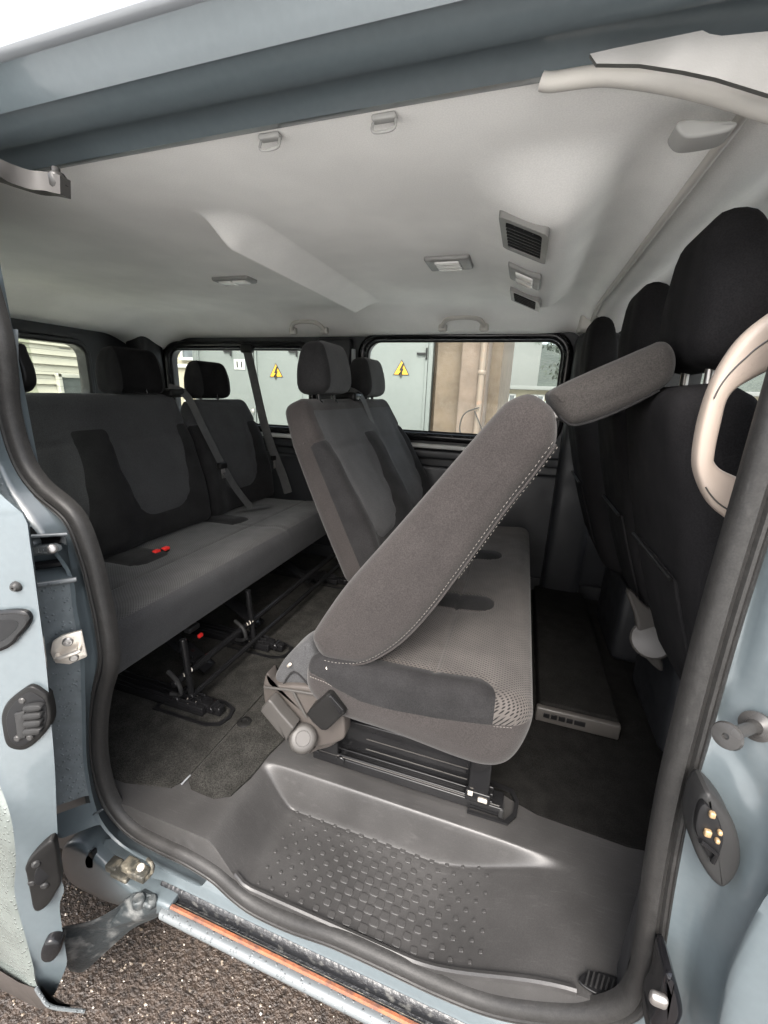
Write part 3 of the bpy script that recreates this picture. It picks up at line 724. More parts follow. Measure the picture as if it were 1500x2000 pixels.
# ---- front pillar of the door opening (B pillar)
def brow(keys): return [P(u, v, y=y) for u, v, y in keys]
rows = [  # each row runs down the pillar; columns go from the seal out to the outer skin
 [(1545, 760, .565), (1490, 950, .560), (1448, 1080, .558), (1407, 1230, .557), (1362, 1400, .556), (1326, 1550, .555), (1298, 1700, .555), (1277, 1850, .555), (1262, 1920, .555), (1235, 1975, .555), (1190, 2010, .555)],
 [(1565, 760, .555), (1508, 950, .548), (1462, 1080, .544), (1420, 1230, .542), (1374, 1400, .541), (1338, 1550, .540), (1310, 1700, .540), (1289, 1850, .540), (1274, 1930, .540), (1246, 1998, .540), (1200, 2040, .540)],
 [(1590, 760, .556), (1535, 950, .552), (1490, 1080, .55), (1447, 1230, .549), (1398, 1385, .55), (1368, 1550, .536), (1340, 1700, .536), (1318, 1850, .535), (1300, 1950, .535), (1270, 2030, .535), (1215, 2070, .535)],
 [(1630, 760, .535), (1580, 950, .53), (1540, 1080, .525), (1500, 1230, .525), (1455, 1400, .53), (1440, 1550, .522), (1400, 1700, .52), (1350, 1850, .525), (1335, 1960, .525), (1310, 2060, .52), (1260, 2120, .52)],
 [(1720, 760, .53), (1680, 950, .52), (1640, 1080, .51), (1600, 1230, .505), (1560, 1400, .505), (1520, 1550, .505), (1455, 1700, .495), (1400, 1830, .50), (1372, 1960, .50), (1350, 2080, .50), (1300, 2160, .50)],
 [(1800, 760, .52), (1760, 950, .50), (1720, 1080, .49), (1680, 1230, .48), (1640, 1400, .475), (1590, 1550, .475), (1500, 1740, .468), (1435, 1880, .470), (1412, 1960, .47), (1390, 2080, .47), (1350, 2160, .47)],
 [(1860, 760, .50), (1820, 950, .48), (1780, 1080, .465), (1740, 1230, .455), (1700, 1400, .45), (1640, 1560, .448), (1530, 1760, .446), (1460, 1900, .447), (1440, 1980, .447), (1420, 2080, .447), (1380, 2160, .447)],
]
R = [smooth(brow(r), 130) for r in rows]
R = [[Vector((p.x+.02, .58, p.z)) for p in R[0]]] + R + [[p+Vector((.14, -.002, 0)) for p in R[-1]], [p+Vector((.5, .01, 0)) for p in R[-1]]]
Rt = [smooth([R[j][i] for j in range(len(R))], 80) for i in range(130)]
def px0(q):
    d = q-CAM; z = max(.05, Xc.z*d.x+Yc.z*d.y+Zc.z*d.z)
    return CX+F*(Xc.x*d.x+Yc.x*d.y+Zc.x*d.z)/z, CY+F*(Xc.y*d.x+Yc.y*d.y+Zc.y*d.z)/z
def pdist(p, pts):
    best = 1e9
    for (x0, y0), (x1, y1) in zip(pts, pts[1:]):
        dx, dy = x1-x0, y1-y0; t = max(0, min(1, ((p[0]-x0)*dx+(p[1]-y0)*dy)/(dx*dx+dy*dy)))
        best = min(best, math.hypot(p[0]-x0-t*dx, p[1]-y0-t*dy))
    return best
PRESS = [  # pressed grooves and ridges of the pillar: (line, depth, half width)
    ([(1412, 1728), (1372, 1780), (1352, 1830), (1345, 1900), (1348, 2040)], .006, 24),
    ([(1392, 1730), (1350, 1790), (1330, 1840), (1326, 1930)], -.003, 18),
    ([(1425, 1455), (1470, 1530), (1492, 1600)], .004, 15),
    ([(1490, 1590), (1470, 1660), (1448, 1735), (1420, 1745)], -.004, 18),
    ([(1395, 1240), (1386, 1330), (1398, 1400), (1420, 1440)], .004, 16),
    ([(1425, 1180), (1412, 1300), (1430, 1380)], -.003, 18),
    ([(1500, 1770), (1450, 1850), (1418, 1920), (1405, 2010)], .004, 24)]
for row in Rt:
    for q in row:
        if q.y < .565 and q.x < .5:
            a = px0(q)
            if 1250 < a[0] < 1620:
                for ln, dp, hw in PRESS:
                    d_ = pdist(a, ln)
                    if d_ < hw*3: q.y += dp*math.exp(-(d_/hw)**2)
bp_ = build('front_pillar', loft(Rt), 'paint', van, sharp=75)
# guide pin
g0, g1 = P(1478, 1418, y=.515), P(1417, 1438, y=.452)
pin = build('guide_pin', lathe(g0, g1, [(0, .0165), (.004, .0165), (.006, .013), (.009, .0085), (.02, .0065), ((g1-g0).length-.009, .0065), ((g1-g0).length-.008, .0130), ((g1-g0).length-.005, .0142), ((g1-g0).length-.001, .0130), ((g1-g0).length, .0095), ((g1-g0).length+.0002, .0032), ((g1-g0).length-.003, .0028)], 28), 'steel_dark', bp_)
# electrical contact block
def pxo(pts, y): return [(P(u, v, y=y).x, P(u, v, y=y).z) for u, v in pts]
co = pxo([(1372, 1535), (1392, 1545), (1425, 1590), (1440, 1640), (1436, 1685), (1410, 1716), (1385, 1705), (1357, 1660), (1345, 1615), (1355, 1560)], .50)
conn = build('contact_block', extr(co, .53, .487, .008, XZ(), N=64, nr=4, nm=2, dome=.0), 'dark_grey_plastic', bp_)
ci = pxo([(1376, 1568), (1388, 1580), (1405, 1605), (1412, 1640), (1402, 1672), (1390, 1682), (1370, 1650), (1358, 1618), (1364, 1580)], .484)
build('contact_face', extr(ci, .492, .482, .002, XZ(), N=48, nr=2, nm=1), 'rubber_dark', conn)
for u, v, s in ((1391, 1591, 8), (1382, 1627, 9), (1406, 1626, 6), (1401, 1642, 6)):
    p = P(u, v, y=.480); q = P(u+s, v, y=.480)
    build('contact', rbox(p, ((q-p).length*1.6, .006, (q-p).length*2.0), .002, 1), 'copper', conn)
build('contact_flap', tube([P(1368, 1642, y=.479), P(1400, 1668, y=.479), P(1392, 1684, y=.479)], .003, 8), 'gloss_black', conn)
# black check hook
hk = pxo([(1302, 1884), (1312, 1890), (1330, 1955), (1322, 1985), (1310, 2030), (1268, 2030), (1266, 1980), (1282, 1945), (1292, 1892)], .49)
hook = build('door_hook', extr(hk, .53, .475, .01, XZ(), N=56, nr=4, nm=2), 'hook_black', bp_)
build('hook_highlight', rbox(P(1286, 1952, y=.468), (.022, .012, .02), .006, 2), 'metal', hook)  # bright metal block that draws the white highlight on the hook
# cream grab handle inside the B pillar
def band(outer, inner, th, n=60, k=16):
    """flat rounded bar between two edge lines"""
    A = smooth(outer, n); B = smooth(inner, n); V = []; Fs = []
    for i in range(n):
        c = (A[i]+B[i])/2; h = (A[i]-B[i])/2
        for q in range(k):
            an = 2*math.pi*q/k; ca, sa = math.cos(an), math.sin(an)
            ca = math.copysign(abs(ca)**.5, ca); sa = math.copysign(abs(sa)**.5, sa)
            V.append(c+h*ca+Vector((0, th/2*sa, 0)))
    for i in range(n-1):
        for q in range(k): Fs.append((i*k+q, i*k+(q+1) % k, (i+1)*k+(q+1) % k, (i+1)*k+q))
    return V, Fs
go = at_ = [P(u, v, y=.645) for u, v in [(1640, 545), (1560, 580), (1500, 612), (1440, 664), (1395, 735), (1368, 810), (1354, 890), (1360, 935), (1384, 984), (1424, 1017), (1480, 1050), (1540, 1080)]]
gi = [P(u, v, y=.645) for u, v in [(1660, 700), (1590, 708), (1525, 716), (1470, 738), (1420, 772), (1402, 830), (1390, 888), (1391, 902), (1406, 916), (1445, 934), (1500, 955), (1560, 975)]]
gbar = build('pillar_grab_handle', band(go, gi, .028), 'cream', van, sharp=70)
A_, B_ = smooth(go, 60), smooth(gi, 60)
build('handle_seam', tube([A_[i].lerp(B_[i], lerpk([(0, .42), (16, .36), (24, .2)], i))+Vector((0, -.0142, 0)) for i in range(2, 25)], .0010, 5), 'beige_dark', gbar)
build('handle_seam', tube([A_[i].lerp(B_[i], lerpk([(40, .12), (48, .22), (57, .30)], i))+Vector((0, -.0142, 0)) for i in range(40, 58)], .0010, 5), 'beige_dark', gbar)
build('pillar_trim', loft([[Vector((.262, .56, z)) for z in (-.02, .4, .8, 1.2)], [Vector((.275, .62, z)) for z in (-.02, .4, .8, 1.2)], [Vector((.34, .66, z)) for z in (-.02, .4, .8, 1.2)], [Vector((.5, .66, z)) for z in (-.02, .4, .8, 1.2)]]), 'black_trim', van)

# ---- door header and roof edge
hx = [-2.4+.1*i for i in range(36)]
def hr(y, z): return [Vector((x, y, z-.012*((x+.2)/1.2)**2)) for x in hx]
header = build('door_header', loft([hr(y, z) for y, z in ((.69, 1.372), (.668, 1.359), (.652, 1.356), (.640, 1.366), (.622, 1.374), (.607, 1.370), (.598, 1.360), (.586, 1.360), (.570, 1.369), (.560, 1.375), (.555, 1.378), (.551, 1.374), (.540, 1.387), (.528, 1.406), (.522, 1.412))]), 'paint', van, sharp=45)
build('roof_gutter', loft([hr(.524, 1.410), hr(.516, 1.412), hr(.513, 1.418), hr(.517, 1.426), hr(.53, 1.432)]), 'gutter_highlight', header, sharp=50)
build('roof', grid(40, 24, lambda a, b: (-2.45+a*3.5, .53+b*1.70, 1.432+.06*math.sin(math.pi*min(1, max(0, b)))-(.07*ss(.85, 1.0, a)))), 'paint', van)
# ---- headlining
def ceil_z(x, y):
    z = 1.362
    z += -.095*ss(1.90, 2.21, y)**1.2                       # cove on the far side
    z += -.05*ss(.72, .655, y)*0
    z += -.10*ss(-1.95, -2.32, x)                            # cove at the rear
    # roof bow: soft ramp that ends in a crisp edge
    yw = ss(.90, 1.02, y)*(1-ss(1.84, 1.875, y))
    if x > -.75: z += -.046*min(1, max(0, (-.64-x)/.105))**1.2*yw
    else: z += -.046*ss(-.766, -.752, x)*yw
    # lowered console with the vents
    cw = ss(.80, .98, y)*(1-ss(1.74, 1.92, y))
    z += -.060*cw*ss(-.17, .015, x)*(1-ss(.025, .13, x))
    z += .012*math.exp(-((x-.145)/.05)**2)*ss(.7, .9, y)    # groove before the cab
    z += -.02*ss(.17, .215, x)
    return z
NX, NY = 200, 90
xs_ = [-2.34+(.225+2.34)*i/(NX-1) for i in range(NX)]
xs_ = sorted(xs_+[-.752, -.748, -.755, -.745, -.758, -.762, -.766, -.77, -.64, -.66, -.70, -.72])
ys_ = [.660+(2.215-.660)*j/(NY-1) for j in range(NY)]
V = [Vector((x, y, ceil_z(x, y))) for y in ys_ for x in xs_]; n = len(xs_)
Fs = [(j*n+i, j*n+i+1, (j+1)*n+i+1, (j+1)*n+i) for j in range(len(ys_)-1) for i in range(n-1)]
hd = build('headlining', (V, Fs), 'headlining', van, sharp=50)
# cab headlining beyond the fold
def cab(a, b):
    x = .215+a*.83; y = .62+b*1.6
    z = 1.372-.030*ss(.215, .285, x)+.058*ss(.295, .42, x)-.10*ss(.9, 1.45, x) - .09*ss(1.9, 2.2, y)
    return (x, y, z)
build('cab_headlining', grid(60, 40, cab), 'headlining', van, sharp=50)
# sewn edge of the main headlining at the fold
build('fold_edge', tube([Vector((.222, y, ceil_z(.222, y)-.002)) for y in [.66+.04*i for i in range(38)]], .008, 10), 'headlining_trim', van)

def tilt(m, cx, cy):
    s = (ceil_z(cx+.02, cy)-ceil_z(cx-.02, cy))/.04
    return xf(m, lambda v: (v.x, v.y, v.z+s*(v.x-cx)))
def ceiling_patch(x0, x1, y0, y1, drop, mt, name, parent, r=.008, thick=.012):
    c = ((x0+x1)/2, (y0+y1)/2, ceil_z((x0+x1)/2, (y0+y1)/2)-drop)
    return build(name, rbox(c, (x1-x0, y1-y0, thick), r if r < thick/2 else thick/2.01, 2), mt, parent)
# air vents and lamps in the headlining
def vent(cx, cy, wx, wy, nslat):
    zc = ceil_z(cx, cy)
    fr = plate_with_holes(rrect(cx-wx/2, cx+wx/2, cy-wy/2, cy+wy/2, .012), [rrect(cx-wx*.37, cx+wx*.37, cy-wy*.41, cy+wy*.41, .008)], lambda a, b, c: (a, b, zc-.010+c), .020); fr = build('air_vent', tilt(fr, cx, cy), 'vent_frame', van, sharp=30)
    build('duct', tilt(rbox((cx, cy, zc+.004), (wx*.76, wy*.84, .006), .001, 1), cx, cy), 'rubber_dark', fr)
    for k in range(nslat):
        y = cy-wy*.30+wy*.6*k/(nslat-1)
        s = rbox((0, 0, 0), (wx*.74, .004, .014), .001, 1)
        build('slat', tilt(xf(s, lambda v: (v.x+cx, v.y+y+.5*v.z, v.z+zc-.006)), cx, cy), 'dark_grey_plastic', fr)
    for k in range(3):
        build('vane', tilt(rbox((cx-wx*.19+wx*.19*k, cy, zc-.003), (.003, wy*.7, .010), .001, 1), cx, cy), 'dark_grey_plastic', fr)
    return fr
vent(-.045, 1.07, .10, .19, 7)
vent(-.045, 1.665, .10, .16, 5)
def lamp(cx, cy, wx, wy, nl, along_x=True, mt='vent_frame'):
    zc = ceil_z(cx, cy)
    fr = build('reading_lamp', tilt(rbox((cx, cy, zc-.002), (wx, wy, .020), .008, 2), cx, cy), mt, van)
    for k in range(nl):
        t = (k-(nl-1)/2)/nl
        if along_x: c = (cx+t*wx*.8, cy, zc-.012); s = (wx*.7/nl, wy*.62, .012)
        else: c = (cx, cy+t*wy*.8, zc-.012); s = (wx*.55, wy*.66/nl, .012)
        build('lens', tilt(rbox(c, s, .005, 2), cx, cy), 'lens', fr)
    return fr
lamp(-.045, 1.37, .09, .13, 2, along_x=False)
lamp(-.262, 1.365, .13, .11, 3, along_x=False)
lamp(-1.05, 1.42, .15, .07, 2)
# coat hooks on the near edge
for x in (-.425, -.238):
    y = .683; zc = ceil_z(x, y)
    hk_ = build('coat_hook', rbox((x, y, zc-.004), (.036, .014, .008), .003, 2), 'lump_grey', van)
    build('hook_loop', tube(smooth([(x-.017, y, zc-.008), (x-.016, y-.004, zc-.020), (x, y-.005, zc-.023), (x+.016, y-.004, zc-.020), (x+.017, y, zc-.008)], 16), .0022, 8), 'lump_grey', hk_)
# grab handles and coat hooks on the far cove
def far_handle(x0, x1, y, z):
    b = build('grab_handle', tube(smooth([(x0, y+.03, z-.035), (x0+.005, y+.0, z-.015), (x0+.03, y-.02, z+.004), ((x0+x1)/2, y-.025, z+.010), (x1-.03, y-.02, z+.004), (x1-.005, y+.0, z-.015), (x1, y+.03, z-.035)], 30), .011, 10), 'headlining_trim', van)
    each('handle_foot', (rbox((x0, y+.02, z-.028), (.04, .03, .035), .01, 1), rbox((x1, y+.02, z-.028), (.04, .03, .035), .01, 1)), 'headlining_trim', b)
far_handle(-1.20, -1.02, 2.07, 1.31); far_handle(-.41, -.22, 2.07, 1.315)
for x in (-.775, -.135, -1.62):
    c = build('coat_hook', extr([(x-.045, .0), (x+.045, .0), (x+.042, -.03), (x+.025, -.045), (x-.025, -.045), (x-.042, -.03)], 0, .02, .006, lambda a, b, c: (a, 2.085+.5*b*-.9+c*.5, 1.335+b*.75-c*.0), N=36, nr=3, nm=1), 'grey_plastic' if x > -.2 else 'headlining_trim', van)
# trim at the top of the front pillar, near side
tt = pxo([(1152, 105), (1200, 94), (1300, 74), (1372, 59), (1386, 66), (1410, 70), (1500, 61), (1600, 55), (1640, 190), (1560, 200), (1500, 183), (1400, 152), (1335, 138), (1250, 125), (1165, 124)], .60)
build('pillar_top_trim', plate_with_holes(tt, [], XZ(.60), .006), 'trim_grey', van, sharp=30)
hp = [P(u, v, y=.655) for u, v in [(1058, 158), (1080, 160), (1150, 150), (1200, 148), (1300, 160), (1400, 182), (1500, 212), (1620, 250)]]
build('roof_grab_handle', tube(smooth(hp, 60), lambda t: .0096+.002*t, 16), 'headlining_trim', van, sharp=70)
build('belt_guide', extr(pxo([(1322, 240), (1340, 231), (1390, 233), (1440, 236), (1430, 252), (1395, 262), (1345, 268), (1326, 256)], .72), .72, .76, .004, XZ(), N=48, nr=4, nm=2), 'lump_grey', van)

# ---- far side wall and its windows
WY = 2.2
WF = (-.83, .137, .793, 1.247); WM = (-2.135, -1.17, .775, 1.205)
fw = build('side_wall', plate_with_holes([(-2.35, -.05), (.62, -.05), (.62, 1.30), (-2.35, 1.30)], [rrect(*WF, .075), rrect(*WM, .07)], XZ(WY), .06), 'black_trim', van, sharp=30)
def win(x0, x1, z0, z1, r, name='side_window'):
    wn = build(name, extr(rrect(x0-.01, x1+.01, z0-.01, z1+.01, r), WY+.035, WY+.040, .0, XZ(), N=48, smoothed=False, nr=1, nm=1, rings=(.5,)), 'glass', van)
    pth = [Vector((a, WY-.004, b)) for a, b in rrect(x0-.022, x1+.022, z0-.022, z1+.022, r+.02, 8)]
    build('window_frame', tube(pth, .022, 10, closed=True), 'gloss_black', wn)
    pth = [Vector((a, WY+.010, b)) for a, b in rrect(x0, x1, z0, z1, r, 8)]
    build('rubber_gasket', tube(pth, .009, 8, closed=True), 'rubber_dark', wn)
win(*WF, .075); win(*WM, .07)
for x0, x1 in ((-.80, .12), (-1.60, -1.25)):
    build('lit_waist_strip', rbox(((x0+x1)/2, WY-.040, .728), (x1-x0, .03, .022), .006, 2), 'white', van)  # body paint strip coloured white for the window light falling on it
each('waist_trim', (rbox((-.85, WY-.02, .685), (2.9, .05, .045), .012, 2), rbox((-.85, WY-.015, .35), (2.9, .04, .55), .02, 2)), 'black_trim', van)
pl_ = build('middle_pillar', rbox((-1.0, WY-.02, .98), (.20, .07, .56), .025, 2), 'black_trim', van)
build('pillar_strip', tube([(-.885, WY-.05, 1.20), (-.875, WY-.05, .80)], .011, 8), 'grey_plastic', pl_)
# front corner box of the far wall (driver's belt tower)
build('belt_tower', rbox((.225, 2.12, 1.31), (.10, .14, .085), .014, 2), 'headlining_trim', van)
build('far_front_pillar', rbox((.27, 2.15, .62), (.18, .12, 1.3), .04, 2), 'black_trim', van)
# ---- rear wall and window
RX = -2.32
RW = (.90, 1.79, .90, 1.178)
build('rear_wall', plate_with_holes([(.50, -.05), (2.25, -.05), (2.25, 1.33), (.50, 1.33)], [rrect(*RW, .06)], lambda a, b, c: (RX-c, a, b), .06), 'black_trim', van, sharp=30)
rw = build('rear_window', extr(rrect(RW[0]-.01, RW[1]+.01, RW[2]-.01, RW[3]+.01, .06), RX-.045, RX-.04, 0, lambda a, b, c: (c, a, b), N=48, smoothed=False, nr=1, nm=1, rings=(.5,)), 'glass_dark', van)
build('window_frame', tube([Vector((RX, a, b)) for a, b in rrect(RW[0]-.016, RW[1]+.016, RW[2]-.016, RW[3]+.016, .07, 8)], .018, 8, closed=True), 'black_trim', rw)
for k in range(7): build('heating_wire', tube([(RX-.039, RW[0], .925+k*.036), (RX-.039, RW[1], .925+k*.036)], .0008, 4), 'beige_dark', rw)
build('maker_print', join(*[rbox((RX-.038, 1.69+.009*i, 1.155), (.001, .006, .007), .0, 1) for i in range(7)]), 'grey_plastic', rw)
each('corner_post', (rbox((-2.24, 2.12, .62), (.16, .16, 1.36), .04, 2), rbox((-2.27, .62, .62), (.12, .12, 1.3), .04, 2)), 'black_trim', van)
build('post_reflector', tube([(-2.15, 2.08, 1.15), (-2.15, 2.08, .98)], .008, 8), 'gloss_black', van)
# near side wall behind the door opening
build('rear_quarter', plate_with_holes([(-2.35, -.25), (-.93, -.25), (-.93, .72), (-.93, 1.33), (-2.35, 1.33)], [rrect(-2.1, -1.15, .80, 1.22, .07)], XZ(.585), -.04), 'paint', van, sharp=30)
build('quarter_window', extr(rrect(-2.11, -1.14, .79, 1.23, .07), .555, .560, 0, XZ(), N=48, smoothed=False, nr=1, nm=1, rings=(.5,)), 'glass', van)
build('quarter_trim', plate_with_holes([(-2.3, -.03), (-.94, -.03), (-.92, .3), (-.86, .5), (-.89, .66), (-1.01, .78), (-1.01, 1.33), (-2.3, 1.33)], [rrect(-2.08, -1.16, .82, 1.2, .06)], XZ(.625), -.02), 'black_trim', van, sharp=30)
# near side belt guide and strap on the rear pillar
d0 = P(22, 672, y=.64)
gd = build('belt_guide_loop', tube(smooth([P(2, 655, y=.64), P(18, 662, y=.64), P(28, 676, y=.64), P(12, 690, y=.64), P(0, 690, y=.64)], 24), .008, 8), 'gloss_black', van)
build('belt_cover', extr(pxo([(18, 668), (30, 690), (42, 720), (46, 748), (36, 764), (22, 762), (14, 720)], .65), .65, .68, .008, XZ(), N=40, nr=3, nm=1), 'black_plastic', van)
build('belt_webbing', tube([P(8, 690, y=.64), P(22, 760, y=.64), P(40, 850, y=.64), P(56, 950, y=.64)], .01, 8, flat=(.028, .002, Vector((0, 1, 0)))), 'belt', van)
# front shell: cab walls, screen, dashboard
build('front_door_near', plate_with_holes([(.34, -.25), (1.45, -.25), (1.45, .85), (1.05, 1.34), (.34, 1.34)], [[(.42, .72), (1.38, .72), (1.06, 1.27), (.42, 1.28)]], XZ(.56), -.05), 'paint', van, sharp=30)
build('front_door_glass', ([Vector((x, .53, z)) for x, z in ((.42, .72), (1.38, .72), (1.06, 1.27), (.42, 1.28))], [(0, 1, 2, 3)]), 'glass', van)
fdf = build('front_door_far', plate_with_holes([(.62, -.05), (1.45, -.05), (1.45, .85), (1.05, 1.30), (.62, 1.30)], [[(.70, .80), (1.32, .80), (1.02, 1.20), (.70, 1.22)]], XZ(WY), .05), 'black_trim', van, sharp=30)
build('pull_handle', rbox(P(1180, 1072, y=2.13), (.05, .03, .018), .008, 2), 'metal', fdf)
build('front_door_glass', ([Vector((x, WY+.03, z)) for x, z in ((.70, .80), (1.32, .80), (1.02, 1.20), (.70, 1.22))], [(0, 1, 2, 3)]), 'glass', van)
build('windscreen', ([Vector(p) for p in ((1.42, .6, .82), (1.42, 2.16, .82), (1.02, 2.1, 1.32), (1.02, .66, 1.32))], [(0, 1, 2, 3)]), 'glass', van)
build('dashboard', xf(rbox((1.28, 1.38, .50), (.42, 1.56, .5), .08, 4), lambda v: (v.x-.1*(v.z-.55), v.y, v.z)), 'black_trim', van)
build('bulkhead', rbox((1.55, 1.38, .2), (.1, 1.6, 1.2), .03, 1), 'black_trim', van)
build('bonnet', grid(12, 12, lambda a, b: (1.42+a*.6, .6+b*1.56, .82-.22*a*a)), 'paint', van)
build('cab_floor', rbox((.95, 1.38, -.03), (1.1, 1.56, .06), .01, 1), 'carpet', van)
# raised duct with outlet slots in front of the middle bench
hd_ = build('heater_duct', rbox((.265, 1.66, .02), (.23, .90, .095), .012, 2), 'carpet', van)
ho = build('heater_outlet', rbox((.262, 1.205, .032), (.238, .022, .050), .006, 2), 'beige_dark', hd_)
for k, (a, b) in enumerate(((.165, .183), (.187, .205), (.209, .228), (.232, .25), (.254, .285))):
    build('slot', rbox(((a+b)/2, 1.1935, .035), (b-a, .004, .016), .001, 1), 'rubber_dark', ho)

# ---- sliding door, pushed back along the side
DR = [(-14, 900, 0.410), (0, 955, 0.410), (30, 985, 0.410), (58, 1012, 0.410), (66, 1060, 0.410), (74, 1120, 0.410), (84, 1200, 0.410), (96, 1300, 0.405), (104, 1400, 0.400), (111, 1500, 0.395), (114, 1600, 0.390), (118, 1680, 0.385), (123, 1720, 0.380), (128, 1742, 0.380), (119, 1768, 0.377), (124, 1815, 0.373), (131, 1860, 0.370), (133, 1885, 0.368), (120, 1918, 0.365), (104, 1948, 0.363), (84, 1960, 0.360)]
DL = [(-250, 900, 0.365), (-225, 955, 0.365), (-205, 1000, 0.362), (-190, 1050, 0.360), (-170, 1100, 0.358), (-140, 1170, 0.356), (-110, 1250, 0.354), (-80, 1330, 0.351), (-45, 1420, 0.348), (-15, 1500, 0.346), (10, 1560, 0.344), (23, 1605, 0.342), (29, 1650, 0.340), (31, 1690, 0.340), (28, 1735, 0.338), (36, 1780, 0.337), (50, 1830, 0.336), (60, 1868, 0.335), (66, 1892, 0.334), (68, 1912, 0.333), (72, 1925, 0.332)]
n_ = 80
dr_ = smooth(at(DR), n_); dl_ = smooth(at(DL), n_)
def bet(a, b, t, off=0): return [p.lerp(q, t)+Vector((off, -off*.8, 0)) for p, q in zip(a, b)]
inner = [p+Vector((-.07, .022, 0)) for p in dr_]
sdoor = build('sliding_door', loft([inner, [p+Vector((-.008, .002, 0)) for p in dr_], bet(dr_, dl_, .03, .0), bet(dr_, dl_, .12, .0), bet(dr_, dl_, .5, .001), bet(dr_, dl_, .88, .0), dl_]), 'paint', van, sharp=60)
skin = [dl_, [p+Vector((-.004, -.003, 0)) for p in dl_], [p+Vector((-.015, -.006, 0)) for p in dl_], [p+Vector((-.3, -.012, 0)) for p in dl_], [p+Vector((-1.0, -.01, 0)) for p in dl_]]
build('door_skin', loft(skin), 'paint_reflect', sdoor, sharp=60)
build('door_upper_panel', plate_with_holes([(-.86, .80), (-.86, .90), (-.90, 1.38), (-1.90, 1.38), (-1.90, .80)], [rrect(-1.78, -.98, .90, 1.28, .08)], lambda a, b, c: (a, .375+.05*max(0, b-.85)+c, b), .035), 'paint', sdoor, sharp=30)
build('door_glass', ([Vector((x, .395+.05*(z-.85), z)) for x, z in ((-1.80, .88), (-.96, .88), (-.96, 1.30), (-1.80, 1.30))], [(0, 1, 2, 3)]), 'glass', sdoor)
# dark cladding along the foot of the door
lo = dl_[-1]
ft = [lo+Vector((.0, .0, .004)), lo+Vector((.045, .01, -.05)), lo+Vector((.09, .02, -.085))]
cl0 = [lo+Vector((-.0, -.004, .0)), lo+Vector((-.03, -.012, .012)), lo+Vector((-.3, -.02, .03)), lo+Vector((-1, -.02, .03))]
cl1 = [lo+Vector((.03, .0, -.045)), lo+Vector((.0, -.008, -.06)), lo+Vector((-.3, -.02, -.075)), lo+Vector((-1, -.02, -.075))]
cl2 = [lo+Vector((.075, .03, -.09)), lo+Vector((.04, .03, -.11)), lo+Vector((-.3, .03, -.12)), lo+Vector((-1, .03, -.12))]
foot = build('door_foot', loft([cl0, cl1, cl2]), 'taupe_plastic', sdoor, sharp=50)
build('foot_lip', tube(smooth([lo+Vector((.002, -.003, .0)), lo+Vector((.012, -.003, -.02)), lo+Vector((.032, -.0, -.047)), lo+Vector((.077, .03, -.092))], 24), .0035, 8), 'white_strip', foot)
build('foot_black_panel', loft([[lo+Vector((.0, .006, -.01)), lo+Vector((.035, .01, -.05)), lo+Vector((.08, .035, -.09))], [lo+Vector((-.03, .01, -.11)), lo+Vector((.0, .02, -.12)), lo+Vector((.04, .04, -.12))]]), 'black_plastic', foot)  # black plastic sheet behind the pale foot lip
# fittings on the door edge
def px(q):
    d = q-CAM; return CX+F*(Xc.x*d.x+Yc.x*d.y+Zc.x*d.z)/(Xc.z*d.x+Yc.z*d.y+Zc.z*d.z), CY+F*(Xc.y*d.x+Yc.y*d.y+Zc.y*d.z)/(Xc.z*d.x+Yc.z*d.y+Zc.z*d.z)
def edge_plane(u, v):
    """the flat piece of the door's leading edge round a point: (point on it, outward normal)"""
    best = None
    for k in range(2, n_-2):
        for t in [i/20 for i in range(-12, 33)]:
            q = dr_[k].lerp(dl_[k], t); a = px(q)
            e = (a[0]-u)**2+(a[1]-v)**2
            if best is None or e < best[0]: best = (e, q, k)
    k = best[2]; nn = (dl_[k]-dr_[k]).cross(dr_[k+2]-dr_[k-2]).normalized()
    if nn.dot(CAM-best[1]) < 0: nn = -nn
    return best[1], nn
def on_plane(pl, u, v, h=0):
    d = ray(u, v); p, nn = pl
    return CAM+d*((p-CAM).dot(nn)/d.dot(nn))+nn*h
def edge_frame(u, v):
    pl = edge_plane(u, v); return on_plane(pl, u, v), 0, 0, pl[1]
def edge_plate2(name, pts, c, h0, h1, mt, parent, bev=1.2, N=56, smoothed=True, pl=None):
    """outline on the door edge, thickness in metres, bevelled rim"""
    pl = pl or edge_plane(*c)
    q = [Vector((u, v, 0)) for u, v in pts]
    q = smooth(q, N, True) if smoothed else resample(q, N, True)
    cn = sum(q, Vector())/N
    def ring(k, h): return [on_plane(pl, *(cn+(x-cn)*((x-cn).length-k)/max(1e-6, (x-cn).length))[:2], h) for x in q]
    rr = [ring(0, h0-.006), ring(0, h1-(h1-h0)*.25), ring(bev*.4, h1-(h1-h0)*.07), ring(bev, h1)]
    V = [v for r_ in rr for v in r_]; Fs = []
    for j in range(3):
        for i in range(N): Fs.append((j*N+i, j*N+(i+1) % N, (j+1)*N+(i+1) % N, (j+1)*N+i))
    Fs.append(tuple(3*N+i for i in range(N)))
    return build(name, (V, Fs), mt, parent, sharp=50)
lp_pts = [(66, 1336), (92, 1350), (98, 1360), (104, 1402), (88, 1432), (60, 1456), (38, 1460), (18, 1450), (10, 1420), (8, 1392), (20, 1366), (46, 1345)]
lpl = edge_plate2('latch_plate', lp_pts, (58, 1400), -.002, .007, 'black_plastic', sdoor, bev=4)
edge_plate2('latch_inset', [(64, 1346), (86, 1356), (94, 1366), (97, 1400), (84, 1424), (58, 1446), (42, 1450), (28, 1440), (20, 1412), (22, 1386), (40, 1362)], (58, 1400), .0065, .008, 'rubber_dark', lpl, bev=1)
